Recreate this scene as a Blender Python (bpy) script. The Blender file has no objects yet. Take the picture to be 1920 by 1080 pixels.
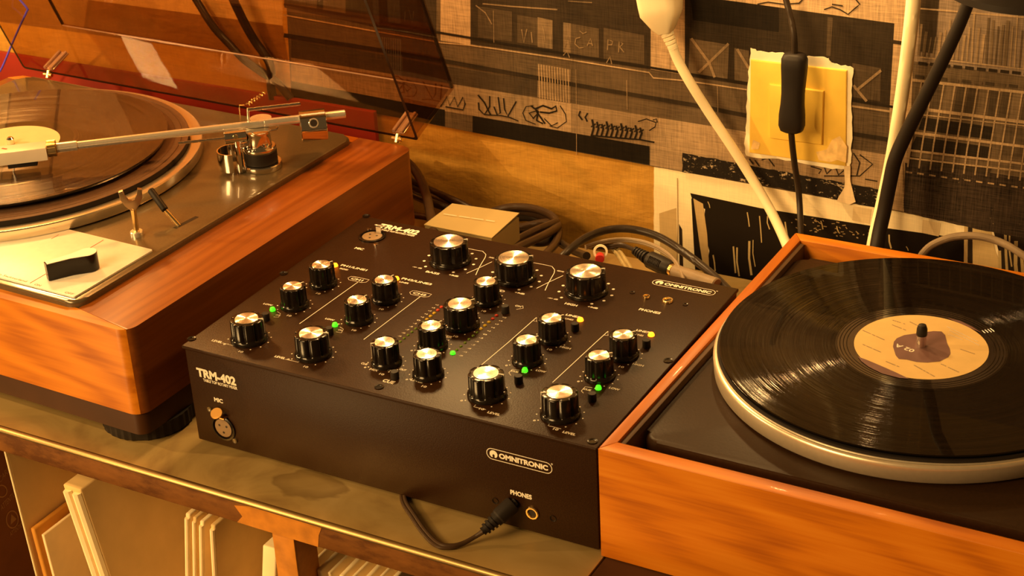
import bpy, bmesh, math, random
from mathutils import Vector, Matrix
random.seed(7)
PI = math.pi
S = bpy.context.scene
COL = S.collection

# ------------------------------------------------------------------ camera
F_PX = 3144.83
YAW, PITCH, ROLL = 0.523697, 0.473775, -0.053840
CAM = Vector((0.799668, -0.866240, 0.623749))
_f = Vector((-math.sin(YAW)*math.cos(PITCH), math.cos(YAW)*math.cos(PITCH), -math.sin(PITCH)))
_r = Vector((math.cos(YAW), math.sin(YAW), 0)); _u = _r.cross(_f)
CR = math.cos(ROLL)*_r + math.sin(ROLL)*_u
CU = -math.sin(ROLL)*_r + math.cos(ROLL)*_u
cd = bpy.data.cameras.new('camera'); cam = bpy.data.objects.new('camera', cd); COL.objects.link(cam)
m = Matrix((CR, CU, -_f)).transposed().to_4x4(); m.translation = CAM
cam.matrix_world = m
cd.sensor_width = 36; cd.lens = F_PX/1920*36; cd.clip_start = 0.01
cd.dof.use_dof = True; cd.dof.focus_distance = 1.36; cd.dof.aperture_fstop = 22
S.camera = cam

def lookat(o, p, t):
    o.location = p; o.rotation_euler = (Vector(t)-Vector(p)).to_track_quat('-Z', 'Y').to_euler()

# ------------------------------------------------------------------ world, lights, exposure
S.view_settings.view_transform = 'Standard'; S.view_settings.look = 'None'
S.view_settings.gamma = 1; S.view_settings.use_curve_mapping = False
S.view_settings.exposure = 0.86
w = bpy.data.worlds.new('room_glow'); S.world = w; w.use_nodes = True
w.node_tree.nodes['Background'].inputs[0].default_value = (1.0, 0.52, 0.16, 1)
w.node_tree.nodes['Background'].inputs[1].default_value = 0.05
WARM = (1.0, 0.59, 0.21)
def area(name, p, t, size, power, sy=None, col=WARM):
    l = bpy.data.lights.new(name, 'AREA'); l.energy = power; l.color = col; l.size = size
    if sy: l.shape = 'RECTANGLE'; l.size_y = sy
    o = bpy.data.objects.new(name, l); COL.objects.link(o); lookat(o, p, t); return o
area('wall_lamp_left', (-0.52, 0.33, 0.45), (-0.30, 0.12, 0.0), 0.09, 2.8)
area('wall_lamp_middle', (0.0, 0.38, 0.43), (0.12, 0.10, 0.0), 0.07, 1.8)
area('wall_bulb_a', (0.29, 0.430, 0.272), (0.52, 0.19, 0.02), 0.016, 0.34)
area('wall_bulb_b', (0.42, 0.430, 0.275), (0.52, 0.19, 0.02), 0.011, 0.09)
area('floor_lamp_low', (-0.60, -1.05, -0.40), (0.15, 0.0, -0.05), 0.30, 3.6)
area('room_lamp_front', (-1.235, -0.420, 0.540), (-0.38, 0.42, 0.05), 0.034, 9.0, 0.048)
area('front_fill', (-0.45, -1.50, 1.00), (0.25, 0.48, 0.10), 0.8, 25.0)  # broad unseen fill added in front to brighten the wall

# ------------------------------------------------------------------ pixel -> point on a real plane
def ray(px, py): return _f + CR*((px-960)/F_PX) - CU*((py-540)/F_PX)
def on_z(px, py, z): v = ray(px, py); return CAM + v*((z-CAM.z)/v.z)
def on_y(px, py, y): v = ray(px, py); return CAM + v*((y-CAM.y)/v.y)

# ------------------------------------------------------------------ materials
def nt(name):
    m = bpy.data.materials.new(name); m.use_nodes = True
    t = m.node_tree; return m, t, t.nodes['Principled BSDF']
def N(t, kind, **kw):
    n = t.nodes.new(kind)
    for k, v in kw.items():
        if hasattr(n, k): setattr(n, k, v)
        else: n.inputs[k].default_value = v
    return n
def rgba(c): return (*c, 1) if len(c) == 3 else c
def ramp(t, src, stops):
    r = t.nodes.new('ShaderNodeValToRGB'); e = r.color_ramp.elements
    e[0].position, e[0].color = stops[0][0], rgba(stops[0][1]); e[1].position, e[1].color = stops[-1][0], rgba(stops[-1][1])
    for p, c in stops[1:-1]:
        k = e.new(p); k.color = rgba(c)
    t.links.new(src, r.inputs[0]); return r
def coords(t, scale, kind='Object', rot=(0, 0, 0)):
    tc = t.nodes.new('ShaderNodeTexCoord'); mp = t.nodes.new('ShaderNodeMapping')
    mp.inputs['Scale'].default_value = scale; mp.inputs['Rotation'].default_value = rot
    t.links.new(tc.outputs[kind], mp.inputs[0]); return mp.outputs[0]
def plain(name, c, rough=.5, metal=0, var=.12, scale=60, bump=0.0, coat=0, aniso=0, spec=None):
    m, t, b = nt(name)
    if spec is None: spec = .5 if (rough < .3 or metal > .3) else .22
    v = coords(t, (scale,)*3)
    n = N(t, 'ShaderNodeTexNoise', Scale=1.0, Detail=4.0); t.links.new(v, n.inputs['Vector'])
    lo = tuple(x*(1-var) for x in c); hi = tuple(min(1, x*(1+var)) for x in c)
    r = ramp(t, n.outputs[0], [(.3, lo), (.7, hi)]); t.links.new(r.outputs[0], b.inputs['Base Color'])
    b.inputs['Roughness'].default_value = rough; b.inputs['Metallic'].default_value = metal
    b.inputs['Coat Weight'].default_value = coat; b.inputs['Specular IOR Level'].default_value = spec
    if bump:
        bn = N(t, 'ShaderNodeBump', Strength=bump, Distance=.0006); t.links.new(n.outputs[0], bn.inputs['Height']); t.links.new(bn.outputs[0], b.inputs['Normal'])
    if aniso:
        tg = N(t, 'ShaderNodeTangent', direction_type='RADIAL', axis='Z'); t.links.new(tg.outputs[0], b.inputs['Tangent'])
        b.inputs['Anisotropic'].default_value = aniso
    return m
def wood(name, dark, mid, light, axis, rough=.38, streak=1.0):
    m, t, b = nt(name)
    s = [120, 120, 120]; s[axis] = 4.0
    n = N(t, 'ShaderNodeTexNoise', Scale=1.0, Detail=6.0, Roughness=.6, Distortion=.35); t.links.new(coords(t, s), n.inputs['Vector'])
    s2 = [420, 420, 420]; s2[axis] = 14
    n2 = N(t, 'ShaderNodeTexNoise', Scale=1.0, Detail=3.0); t.links.new(coords(t, s2), n2.inputs['Vector'])
    s3 = [16, 16, 16]; s3[axis] = 2.0
    wv = N(t, 'ShaderNodeTexWave', Scale=1.6, Distortion=9.0, Detail=3.0)
    wv.inputs['Detail Scale'].default_value = 1.2
    t.links.new(coords(t, s3, rot=(.3, .2, .1)), wv.inputs['Vector'])
    a = N(t, 'ShaderNodeMath', operation='MULTIPLY'); a.inputs[1].default_value = .30*streak; t.links.new(wv.outputs['Fac'], a.inputs[0])
    c = N(t, 'ShaderNodeMath', operation='MULTIPLY'); c.inputs[1].default_value = .22; t.links.new(n2.outputs[0], c.inputs[0])
    d = N(t, 'ShaderNodeMath', operation='ADD'); t.links.new(a.outputs[0], d.inputs[0]); t.links.new(c.outputs[0], d.inputs[1])
    e = N(t, 'ShaderNodeMath', operation='MULTIPLY_ADD'); e.inputs[1].default_value = .72; t.links.new(n.outputs[0], e.inputs[0]); t.links.new(d.outputs[0], e.inputs[2])
    r = ramp(t, e.outputs[0], [(.34, dark), (.56, mid), (.82, light)]); t.links.new(r.outputs[0], b.inputs['Base Color'])
    b.inputs['Roughness'].default_value = rough; b.inputs['Coat Weight'].default_value = .04; b.inputs['Specular IOR Level'].default_value = .28
    bn = N(t, 'ShaderNodeBump', Strength=.12, Distance=.0004); t.links.new(n2.outputs[0], bn.inputs['Height']); t.links.new(bn.outputs[0], b.inputs['Normal'])
    return m
def glow(name, c, s):
    m, t, b = nt(name); b.inputs['Base Color'].default_value = rgba(c)
    b.inputs['Emission Color'].default_value = rgba(c); b.inputs['Emission Strength'].default_value = s; return m
def printed(name, weave=.25, rough=.75, worn=0.0, wearcol=(.75, .62, .45), wscale=(160, 160, 160)):
    """flat print: the face colours come from the mesh, weave and wear from noise"""
    m, t, b = nt(name)
    at = N(t, 'ShaderNodeVertexColor', layer_name='ink')
    w1 = N(t, 'ShaderNodeTexNoise', Scale=1.0, Detail=2.0); t.links.new(coords(t, (1300, 1, 60)), w1.inputs['Vector'])
    w2 = N(t, 'ShaderNodeTexNoise', Scale=1.0, Detail=3.0); t.links.new(coords(t, (14, 1, 14)), w2.inputs['Vector'])
    w3 = N(t, 'ShaderNodeTexNoise', Scale=1.0, Detail=2.0); t.links.new(coords(t, (60, 1, 1300)), w3.inputs['Vector'])
    s = N(t, 'ShaderNodeMath', operation='ADD'); t.links.new(w1.outputs[0], s.inputs[0]); t.links.new(w3.outputs[0], s.inputs[1])
    s2 = N(t, 'ShaderNodeMath', operation='ADD'); t.links.new(s.outputs[0], s2.inputs[0]); t.links.new(w2.outputs[0], s2.inputs[1])
    mr = N(t, 'ShaderNodeMapRange'); mr.inputs['From Min'].default_value = 1.1; mr.inputs['From Max'].default_value = 1.9
    mr.inputs['To Min'].default_value = 1-weave*1.6; mr.inputs['To Max'].default_value = 1+weave*1.6
    t.links.new(s2.outputs[0], mr.inputs['Value'])
    sc = N(t, 'ShaderNodeVectorMath', operation='SCALE'); t.links.new(at.outputs[0], sc.inputs[0]); t.links.new(mr.outputs[0], sc.inputs['Scale'])
    out = sc.outputs[0]
    if worn:
        n = N(t, 'ShaderNodeTexNoise', Scale=1.0, Detail=6.0, Roughness=.75); t.links.new(coords(t, wscale), n.inputs['Vector'])
        r = ramp(t, n.outputs[0], [(1-worn, (0, 0, 0)), (min(1, 1-worn+.05), (1, 1, 1))])
        mx = N(t, 'ShaderNodeMix', data_type='RGBA'); t.links.new(r.outputs[0], mx.inputs['Factor'])
        t.links.new(out, mx.inputs[6]); mx.inputs[7].default_value = rgba(wearcol); out = mx.outputs[2]
    t.links.new(out, b.inputs['Base Color']); b.inputs['Roughness'].default_value = rough; b.inputs['Specular IOR Level'].default_value = .5 if rough < .5 else .12
    return m
def smoked(name, tint, gloss=.9):
    m = bpy.data.materials.new(name); m.use_nodes = True; t = m.node_tree; t.nodes.clear()
    o = t.nodes.new('ShaderNodeOutputMaterial'); tr = N(t, 'ShaderNodeBsdfTransparent'); tr.inputs[0].default_value = rgba(tint)
    g = N(t, 'ShaderNodeBsdfGlossy', Roughness=.004); g.inputs[0].default_value = (gloss, gloss, gloss, 1)
    fr = N(t, 'ShaderNodeFresnel', IOR=1.49); mx = N(t, 'ShaderNodeMixShader')
    ge = t.nodes.new('ShaderNodeNewGeometry'); sb = N(t, 'ShaderNodeMath', operation='SUBTRACT'); sb.inputs[0].default_value = 1.0; t.links.new(ge.outputs['Backfacing'], sb.inputs[1])
    ml = N(t, 'ShaderNodeMath', operation='MULTIPLY'); t.links.new(fr.outputs[0], ml.inputs[0]); t.links.new(sb.outputs[0], ml.inputs[1])
    t.links.new(ml.outputs[0], mx.inputs[0]); t.links.new(tr.outputs[0], mx.inputs[1]); t.links.new(g.outputs[0], mx.inputs[2])
    t.links.new(mx.outputs[0], o.inputs[0]); return m

def radial_normal(t, b, spread, step, target='Normal'):
    """circular machining or record grooves: facets tilted towards and away from the centre"""
    tc = t.nodes.new('ShaderNodeTexCoord'); ml = N(t, 'ShaderNodeVectorMath', operation='MULTIPLY'); ml.inputs[1].default_value = (1, 1, 0)
    t.links.new(tc.outputs['Object'], ml.inputs[0])
    ln = N(t, 'ShaderNodeVectorMath', operation='LENGTH'); t.links.new(ml.outputs[0], ln.inputs[0])
    nm = N(t, 'ShaderNodeVectorMath', operation='NORMALIZE'); t.links.new(ml.outputs[0], nm.inputs[0])
    sc = N(t, 'ShaderNodeMath', operation='MULTIPLY'); sc.inputs[1].default_value = 1/step; t.links.new(ln.outputs['Value'], sc.inputs[0])
    fl = N(t, 'ShaderNodeMath', operation='FLOOR'); t.links.new(sc.outputs[0], fl.inputs[0])
    wn = N(t, 'ShaderNodeTexWhiteNoise', noise_dimensions='1D'); t.links.new(fl.outputs[0], wn.inputs['W'])
    sb = N(t, 'ShaderNodeMath', operation='SUBTRACT'); sb.inputs[1].default_value = .5; t.links.new(wn.outputs['Value'], sb.inputs[0])
    sp = N(t, 'ShaderNodeMath', operation='MULTIPLY'); sp.inputs[1].default_value = spread; t.links.new(sb.outputs[0], sp.inputs[0])
    v = N(t, 'ShaderNodeVectorMath', operation='SCALE'); t.links.new(nm.outputs[0], v.inputs[0]); t.links.new(sp.outputs[0], v.inputs['Scale'])
    ad = N(t, 'ShaderNodeVectorMath', operation='ADD'); ad.inputs[1].default_value = (0, 0, 1); t.links.new(v.outputs[0], ad.inputs[0])
    tr = N(t, 'ShaderNodeVectorTransform', vector_type='NORMAL', convert_from='OBJECT', convert_to='WORLD'); t.links.new(ad.outputs[0], tr.inputs[0])
    n2 = N(t, 'ShaderNodeVectorMath', operation='NORMALIZE'); t.links.new(tr.outputs[0], n2.inputs[0]); t.links.new(n2.outputs[0], b.inputs[target])
    return ln
M = {}
M['wall'] = plain('wall_paint', (.50, .33, .14), .8, scale=8)
M['walnut_x'] = wood('walnut_front_grain', (.34, .090, .004), (.50, .155, .007), (.62, .21, .012), 0, .36)
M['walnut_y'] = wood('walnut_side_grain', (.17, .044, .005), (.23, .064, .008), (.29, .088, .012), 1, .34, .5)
M['teak_x'] = wood('teak_front_grain', (.34, .085, .002), (.55, .165, .004), (.64, .225, .012), 0, .45, .6)
M['teak_y'] = wood('teak_side_grain', (.36, .095, .008), (.46, .13, .012), (.54, .17, .02), 1, .42, .5)
M['darkbase'] = plain('dark_stained_base', (.050, .017, .004), .5, scale=30)
M['black_panel'] = plain('black_powder_coat', (.026, .010, .003), .40, var=.2, scale=900, bump=.2, spec=.16)
M['black_gloss'] = plain('black_glossy_plastic', (.009, .006, .004), .20, coat=.05, spec=.35)
M['black_matte'] = plain('black_matte_plastic', (.020, .015, .012), .5)
M['rubber'] = plain('black_rubber', (.018, .013, .010), .75)
M['spun'] = plain('spun_aluminium', (.98, .95, .90), .32, 1, var=.02, aniso=.9, scale=20)
M['chrome'] = plain('chrome', (.86, .82, .76), .08, 1, var=.02)
M['brass'] = plain('warm_brass', (.85, .62, .28), .25, 1, var=.1)
M['gold'] = plain('gold_latch', (.80, .45, .13), .45, 1, var=.05)
M['alu'] = plain('satin_aluminium', (.95, .90, .80), .24, .78, var=.02)
M['alu_matt'] = plain('cast_aluminium_rim', (.78, .68, .52), .32, .65, var=.04, scale=300)
M['deck_bronze'] = plain('hammered_bronze_enamel', (.130, .098, .052), .28, .30, var=.10, scale=500, bump=.08, coat=.4)
M['white_plate'] = plain('white_brushed_plate', (.95, .92, .84), .38, .05, var=.03, scale=200)
M['ink_white'] = plain('white_print', (.80, .74, .62), .6, var=.03)
M['ink_dark'] = plain('dark_print', (.10, .06, .05), .7)
M['ink_red'] = plain('red_print', (.55, .10, .06), .7)
M['ink_grey'] = plain('grey_print', (.34, .26, .17), .7)
M['mat_l'] = plain('brown_grey_rubber_mat', (.105, .058, .034), .40, scale=300, bump=.15)
M['deck_black'] = plain('black_satin_deck', (.024, .011, .004), .42, scale=500, bump=.15, spec=.12)
M['groove_dark'] = plain('dark_liner', (.085, .045, .022), .55)
M['cream'] = plain('cream_label_paper', (.68, .48, .20), .6, var=.05)
M['cream2'] = plain('pale_label_paper', (.62, .54, .32), .6, var=.05)
M['plum'] = plain('plum_label_print', (.17, .09, .085), .55)
M['kraft'] = plain('kraft_paper', (.50, .265, .045), .42, var=.22, scale=9, bump=.6)
M['cable_black'] = plain('black_cable_sheath', (.030, .020, .013), .34)
M['cable_brown'] = plain('brown_sheen_cable_sheath', (.050, .027, .013), .38)  # brown-tinted black sheath; on the coil the tint is painted reflection
M['cable_white'] = plain('cream_cable_sheath', (.92, .79, .52), .45, var=.04)
M['cable_grey'] = plain('grey_cable_sheath', (.26, .19, .12), .45)
M['blue'] = plain('blue_cable_sheath', (.10, .08, .85), .4)
M['red'] = plain('red_board_paint', (.22, .016, .007), .5, var=.2, scale=12)
M['card'] = plain('grey_board', (.38, .28, .12), .65, var=.05, scale=15)
M['sleeve'] = plain('cream_paper_sleeve', (.72, .50, .22), .75, var=.08, scale=25, bump=.3)
M['sleeve_w'] = plain('pale_paper_sleeve', (.93, .76, .46), .75, var=.06, scale=40)
M['sleeve_o'] = plain('orange_card_sleeve', (.62, .28, .04), .65, var=.1, scale=25)
M['carton'] = plain('dark_brown_carton', (.16, .055, .018), .7, var=.1, scale=40)
M['yellowed'] = plain('yellowed_plastic', (.90, .60, .10), .34, var=.10, scale=30)
M['torn'] = plain('torn_wallpaper_edge', (.95, .86, .62), .8, var=.06, scale=80)
M['smoke'] = smoked('smoked_acrylic', (.77, .63, .48))
M['smoke_edge'] = plain('smoked_acrylic_edge', (.018, .007, .003), .3)
M['clear_edge'] = plain('acrylic_bracket', (.42, .25, .16), .12, .4)
M['led_g'] = glow('green_led_lit', (.05, 1.0, .01), 1.0)
M['led_a'] = glow('amber_led_lit', (1.0, .20, .006), 3.0)
M['led_g0'] = plain('green_led_off', (.10, .16, .01), .3)
M['led_y0'] = plain('yellow_led_off', (.42, .27, .01), .3)
M['led_r0'] = plain('red_led_off', (.40, .03, .01), .3)
M['white_plastic'] = plain('ivory_plastic', (.95, .84, .58), .38, var=.03)
M['redplastic'] = plain('red_plastic', (.6, .04, .03), .4)

# shelf steel: smeared, worn
def steel():
    m, t, b = nt('smeared_steel_sheet')
    n = N(t, 'ShaderNodeTexNoise', Scale=1.0, Detail=5.0, Distortion=1.5); t.links.new(coords(t, (11, 11, 11)), n.inputs['Vector'])
    r = ramp(t, n.outputs[0], [(.30, (.26, .16, .055)), (.50, (.46, .32, .12)), (.75, (.58, .42, .18))]); t.links.new(r.outputs[0], b.inputs['Base Color'])
    r2 = ramp(t, n.outputs[0], [(.3, (.50,)*3), (.7, (.28,)*3)]); t.links.new(r2.outputs[0], b.inputs['Roughness'])
    b.inputs['Metallic'].default_value = .5
    mp = coords(t, (1/.050, 1/.030, 1), rot=(0, 0, 0)); mp.node.inputs['Location'].default_value = (-.118/.050, .012/.030, 0)
    ds = N(t, 'ShaderNodeTexNoise', Scale=1.5, Detail=3.0); t.links.new(mp, ds.inputs['Vector'])
    v2 = N(t, 'ShaderNodeVectorMath', operation='MULTIPLY'); v2.inputs[1].default_value = (1, 1, 0); t.links.new(mp, v2.inputs[0])
    le = N(t, 'ShaderNodeVectorMath', operation='LENGTH'); t.links.new(v2.outputs[0], le.inputs[0])
    ad = N(t, 'ShaderNodeMath', operation='MULTIPLY_ADD'); ad.inputs[1].default_value = .7; t.links.new(ds.outputs[0], ad.inputs[0]); t.links.new(le.outputs['Value'], ad.inputs[2])
    st = ramp(t, ad.outputs[0], [(.60, (.88, .86, .84)), (.92, (.66, .62, .58)), (1.0, (1, 1, 1))])
    mu = N(t, 'ShaderNodeMix', data_type='RGBA', blend_type='MULTIPLY'); mu.inputs['Factor'].default_value = 1.0
    t.links.new(r.outputs[0], mu.inputs[6]); t.links.new(st.outputs[0], mu.inputs[7]); t.links.new(mu.outputs[2], b.inputs['Base Color']); return m
M['steel'] = steel()
def rusty():
    m, t, b = nt('rusty_angle_iron')
    n = N(t, 'ShaderNodeTexNoise', Scale=1.0, Detail=8.0, Roughness=.7); t.links.new(coords(t, (22, 30, 60)), n.inputs['Vector'])
    r = ramp(t, n.outputs[0], [(.40, (.10, .035, .008)), (.52, (.17, .065, .014)), (.66, (.22, .085, .018)), (.75, (.34, .14, .03))])
    t.links.new(r.outputs[0], b.inputs['Base Color']); b.inputs['Roughness'].default_value = .6; b.inputs['Specular IOR Level'].default_value = .15; return m
M['rust'] = rusty()
M['rust_paint'] = plain('orange_primer_patch', (.50, .19, .018), .55, var=.25, scale=60)

def vinyl(name, base, rough, spec, coat):
    m, t, b = nt(name)
    ln = radial_normal(t, b, .95, .00004)
    n = N(t, 'ShaderNodeTexNoise', noise_dimensions='1D', Scale=1.0, Detail=3.0)
    ml = N(t, 'ShaderNodeMath', operation='MULTIPLY'); ml.inputs[1].default_value = 260.0; t.links.new(ln.outputs['Value'], ml.inputs[0]); t.links.new(ml.outputs[0], n.inputs['W'])
    r = ramp(t, n.outputs[0], [(.35, tuple(x*.6 for x in base)), (.65, tuple(x*1.3 for x in base))]); t.links.new(r.outputs[0], b.inputs['Base Color'])
    r2 = ramp(t, n.outputs[0], [(.3, (rough*.8,)*3), (.7, (rough*1.25,)*3)]); t.links.new(r2.outputs[0], b.inputs['Roughness'])
    b.inputs['Specular IOR Level'].default_value = spec
    b.inputs['Coat Weight'].default_value = coat; b.inputs['Coat Roughness'].default_value = .02
    return m
def spun():
    m, t, b = nt('spun_aluminium'); b.inputs['Base Color'].default_value = (.98, .94, .88, 1); b.inputs['Metallic'].default_value = 1; b.inputs['Roughness'].default_value = .24
    radial_normal(t, b, .9, .00003); return m
M['spun'] = spun()
M['vinyl'] = vinyl('black_vinyl_grooves', (.004, .002, .001), .09, .13, .20)
M['vinyl_l'] = vinyl('brownish_vinyl_grooves', (.022, .009, .005), .20, .5, .55)
M['runout'] = plain('smooth_runout_vinyl', (.012, .008, .006), .12, coat=.5)

# ------------------------------------------------------------------ mesh helpers
def empty(name, loc, label=None, cat=None, group=None, rz=0):
    o = bpy.data.objects.new(name, None); COL.objects.link(o); o.location = loc; o.rotation_euler = (0, 0, rz)
    o.empty_display_size = .02
    tag(o, label, cat, group); return o
def tag(o, label=None, cat=None, group=None, kind=None):
    if label: o['label'] = label
    if cat: o['category'] = cat
    if group: o['group'] = group
    if kind: o['kind'] = kind
    return o
def wmat(p):
    m = Matrix.Identity(4)
    while p:
        m = Matrix.LocRotScale(p.location, p.rotation_euler, p.scale) @ m; p = p.parent
    return m
def link(name, me, mat, parent=None, origin=None, smooth=None):
    """mesh given in world coordinates; becomes a child of parent, its origin at `origin`"""
    if mat is not None:
        for x in (mat if isinstance(mat, (list, tuple)) else [mat]): me.materials.append(x)
    o = bpy.data.objects.new(name, me); COL.objects.link(o)
    P = wmat(parent); org = Vector(origin) if origin is not None else (P.translation if parent else Vector((0, 0, 0)))
    loc = P.inverted() @ org
    L = P @ Matrix.Translation(loc)
    me.transform(L.inverted())
    if parent: o.parent = parent
    o.location = loc
    if smooth: me.set_sharp_from_angle(angle=math.radians(smooth))
    return o
def obj(name, bm, mat, parent=None, origin=None, smooth=30):
    bmesh.ops.recalc_face_normals(bm, faces=bm.faces)
    me = bpy.data.meshes.new(name)
    for f in bm.faces: f.smooth = bool(smooth)
    bm.to_mesh(me); bm.free()
    return link(name, me, mat, parent, origin, smooth)
def B(): return bmesh.new()
def add_box(bm, a, b, bev=0, seg=2, mi=0, mtx=None):
    vs = [Vector((x, y, z)) for x in (a[0], b[0]) for y in (a[1], b[1]) for z in (a[2], b[2])]
    if mtx: vs = [mtx @ v for v in vs]
    v = [bm.verts.new(x) for x in vs]
    fs = [bm.faces.new([v[i] for i in q]) for q in ((0, 1, 3, 2), (4, 6, 7, 5), (0, 4, 5, 1), (2, 3, 7, 6), (0, 2, 6, 4), (1, 5, 7, 3))]
    for f in fs: f.material_index = mi
    if bev:
        es = set(e for f in fs for e in f.edges)
        bmesh.ops.bevel(bm, geom=list(es), offset=bev, segments=seg, profile=.5, affect='EDGES')
    return fs
def add_prism(bm, pts, z0, z1, bev=0, seg=2, mi=0, mtx=None, hole=None):
    """polygon in XY extruded in Z (or any frame through mtx); hole: same-count inner polygon"""
    T = (lambda v: mtx @ Vector(v)) if mtx else Vector
    n = len(pts)
    lo = [bm.verts.new(T((p[0], p[1], z0))) for p in pts]; hi = [bm.verts.new(T((p[0], p[1], z1))) for p in pts]
    fs = []
    for i in range(n): fs.append(bm.faces.new((lo[i], lo[(i+1) % n], hi[(i+1) % n], hi[i])))
    if hole:
        l2 = [bm.verts.new(T((p[0], p[1], z0))) for p in hole]; h2 = [bm.verts.new(T((p[0], p[1], z1))) for p in hole]
        for i in range(n):
            j = (i+1) % n
            fs.append(bm.faces.new((l2[j], l2[i], h2[i], h2[j])))
            fs.append(bm.faces.new((hi[i], hi[j], h2[j], h2[i]))); fs.append(bm.faces.new((lo[j], lo[i], l2[i], l2[j])))
        top = None
    else:
        top = bm.faces.new(hi); fs += [top, bm.faces.new(list(reversed(lo)))]
    for f in fs: f.material_index = mi
    if bev and top: bmesh.ops.bevel(bm, geom=list(top.edges), offset=bev, segments=seg, profile=.5, affect='EDGES')
    return fs
def rrect(x0, y0, x1, y1, r, n=6):
    rs = r if isinstance(r, (list, tuple)) else [r]*4      # order: x1y0? corners starting (x1,y0),(x1,y1),(x0,y1),(x0,y0)
    o = []
    for (cx, cy, a0, k) in ((x1, y0, -90, 0), (x1, y1, 0, 1), (x0, y1, 90, 2), (x0, y0, 180, 3)):
        q = rs[k]; sx = -1 if cx == x1 else 1; sy = -1 if cy == y1 else 1
        for i in range(n+1):
            a = math.radians(a0 + 90*i/n); o.append((cx+sx*q+q*math.cos(a), cy+sy*q+q*math.sin(a)))
    return o
def circ(cx, cy, r, n=32): return [(cx+r*math.cos(2*PI*i/n), cy+r*math.sin(2*PI*i/n)) for i in range(n)]
def add_lathe(bm, prof, c=(0, 0, 0), n=48, mtx=None, mis=None, fr=None, closed=False):
    """prof: (r,z) list; fr(theta,r,z)->r lets the radius vary"""
    rings = []
    for (r, z) in prof:
        if r < 1e-7: rings.append([bm.verts.new(_t(mtx, c, 0, 0, z))]); continue
        ring = []
        for i in range(n):
            a = 2*PI*i/n; rr = fr(a, r, z) if fr else r
            ring.append(bm.verts.new(_t(mtx, c, rr*math.cos(a), rr*math.sin(a), z)))
        rings.append(ring)
    for k in range(len(rings)-1):
        A, Bq = rings[k], rings[k+1]; mi = mis[k] if mis else 0
        for i in range(n):
            j = (i+1) % n
            if len(A) == 1 and len(Bq) == 1: continue
            if len(A) == 1: f = bm.faces.new((A[0], Bq[j], Bq[i]))
            elif len(Bq) == 1: f = bm.faces.new((A[i], A[j], Bq[0]))
            else: f = bm.faces.new((A[i], A[j], Bq[j], Bq[i]))
            f.material_index = mi
    if closed:
        A, Bq = rings[-1], rings[0]
        for i in range(n): bm.faces.new((A[i], A[(i+1) % n], Bq[(i+1) % n], Bq[i]))
def _t(mtx, c, x, y, z):
    v = Vector((x+c[0], y+c[1], z+c[2])); return mtx @ v if mtx else v
def spline(pts, k=8):
    P = [Vector(p) for p in pts]
    if len(P) < 3: return P
    P = [P[0]*2-P[1]] + P + [P[-1]*2-P[-2]]; o = []
    for i in range(1, len(P)-2):
        a, b, c, d = P[i-1:i+3]
        for j in range(k):
            t = j/k
            o.append(.5*((2*b)+(c-a)*t+(2*a-5*b+4*c-d)*t*t+(3*b-a-3*c+d)*t**3))
    o.append(P[-2]); return o
def add_tube(bm, pts, r, n=12, smooth=8, caps=True, mi=0, flat=None):
    pts = spline(pts, smooth) if smooth else [Vector(p) for p in pts]
    m_ = len(pts); rf = r if callable(r) else (lambda t: r)
    up = Vector((0, 0, 1)); rings = []; prev = None
    for i, p in enumerate(pts):
        d = (pts[min(i+1, m_-1)]-pts[max(i-1, 0)]).normalized()
        if prev is None:
            x = d.cross(up); x = x.normalized() if x.length > .05 else d.cross(Vector((1, 0, 0))).normalized()
        else: x = (prev - d*prev.dot(d)).normalized()
        prev = x; y = d.cross(x); rr = rf(i/(m_-1))
        rings.append([bm.verts.new(p + x*rr*math.cos(2*PI*k/n) + y*rr*math.sin(2*PI*k/n)) for k in range(n)])
    for a, b in zip(rings, rings[1:]):
        for k in range(n):
            f = bm.faces.new((a[k], a[(k+1) % n], b[(k+1) % n], b[k])); f.material_index = mi
    if caps:
        for q in (bm.faces.new(list(reversed(rings[0]))), bm.faces.new(rings[-1])): q.material_index = mi
def axis_mtx(a, b):
    """matrix whose z axis runs from a to b"""
    a, b = Vector(a), Vector(b); return Matrix.Translation(a) @ (b-a).to_track_quat('Z', 'Y').to_matrix().to_4x4()
def cyl_between(bm, a, b, r, n=24, bev=.0004, mi=0):
    L = (Vector(b)-Vector(a)).length
    add_lathe(bm, [(0, 0), (r-bev, 0), (r, bev), (r, L-bev), (r-bev, L), (0, L)], n=n, mtx=axis_mtx(a, b), mis=[mi]*5)
def add_text(bm, s, P0, P1, h, up, bold=.02, thick=0.0, mi=0, shear=0.0):
    """a word from P0 to P1 along its base line, letter height h, as flat mesh"""
    c = bpy.data.curves.new('t', 'FONT'); c.body = s; c.size = 1; c.offset = bold; c.shear = shear; c.resolution_u = 3; c.extrude = 0
    o = bpy.data.objects.new('t', c); COL.objects.link(o)
    dg = bpy.context.evaluated_depsgraph_get(); dg.update()
    me = bpy.data.meshes.new_from_object(o.evaluated_get(dg))
    bpy.data.objects.remove(o); bpy.data.curves.remove(c)
    if not me.vertices: return
    xs = [v.co.x for v in me.vertices]; ys = [v.co.y for v in me.vertices]
    P0, P1, up = Vector(P0), Vector(P1), Vector(up).normalized(); X = P1-P0; wd = max(xs)-min(xs); nrm = X.normalized().cross(up)
    vs = [bm.verts.new(P0 + X*((v.co.x-min(xs))/wd) + up*((v.co.y-0)/.72*h)) for v in me.vertices]
    for p in me.polygons:
        try: f = bm.faces.new([vs[i] for i in p.vertices]); f.material_index = mi
        except ValueError: pass
    bpy.data.meshes.remove(me)
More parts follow.
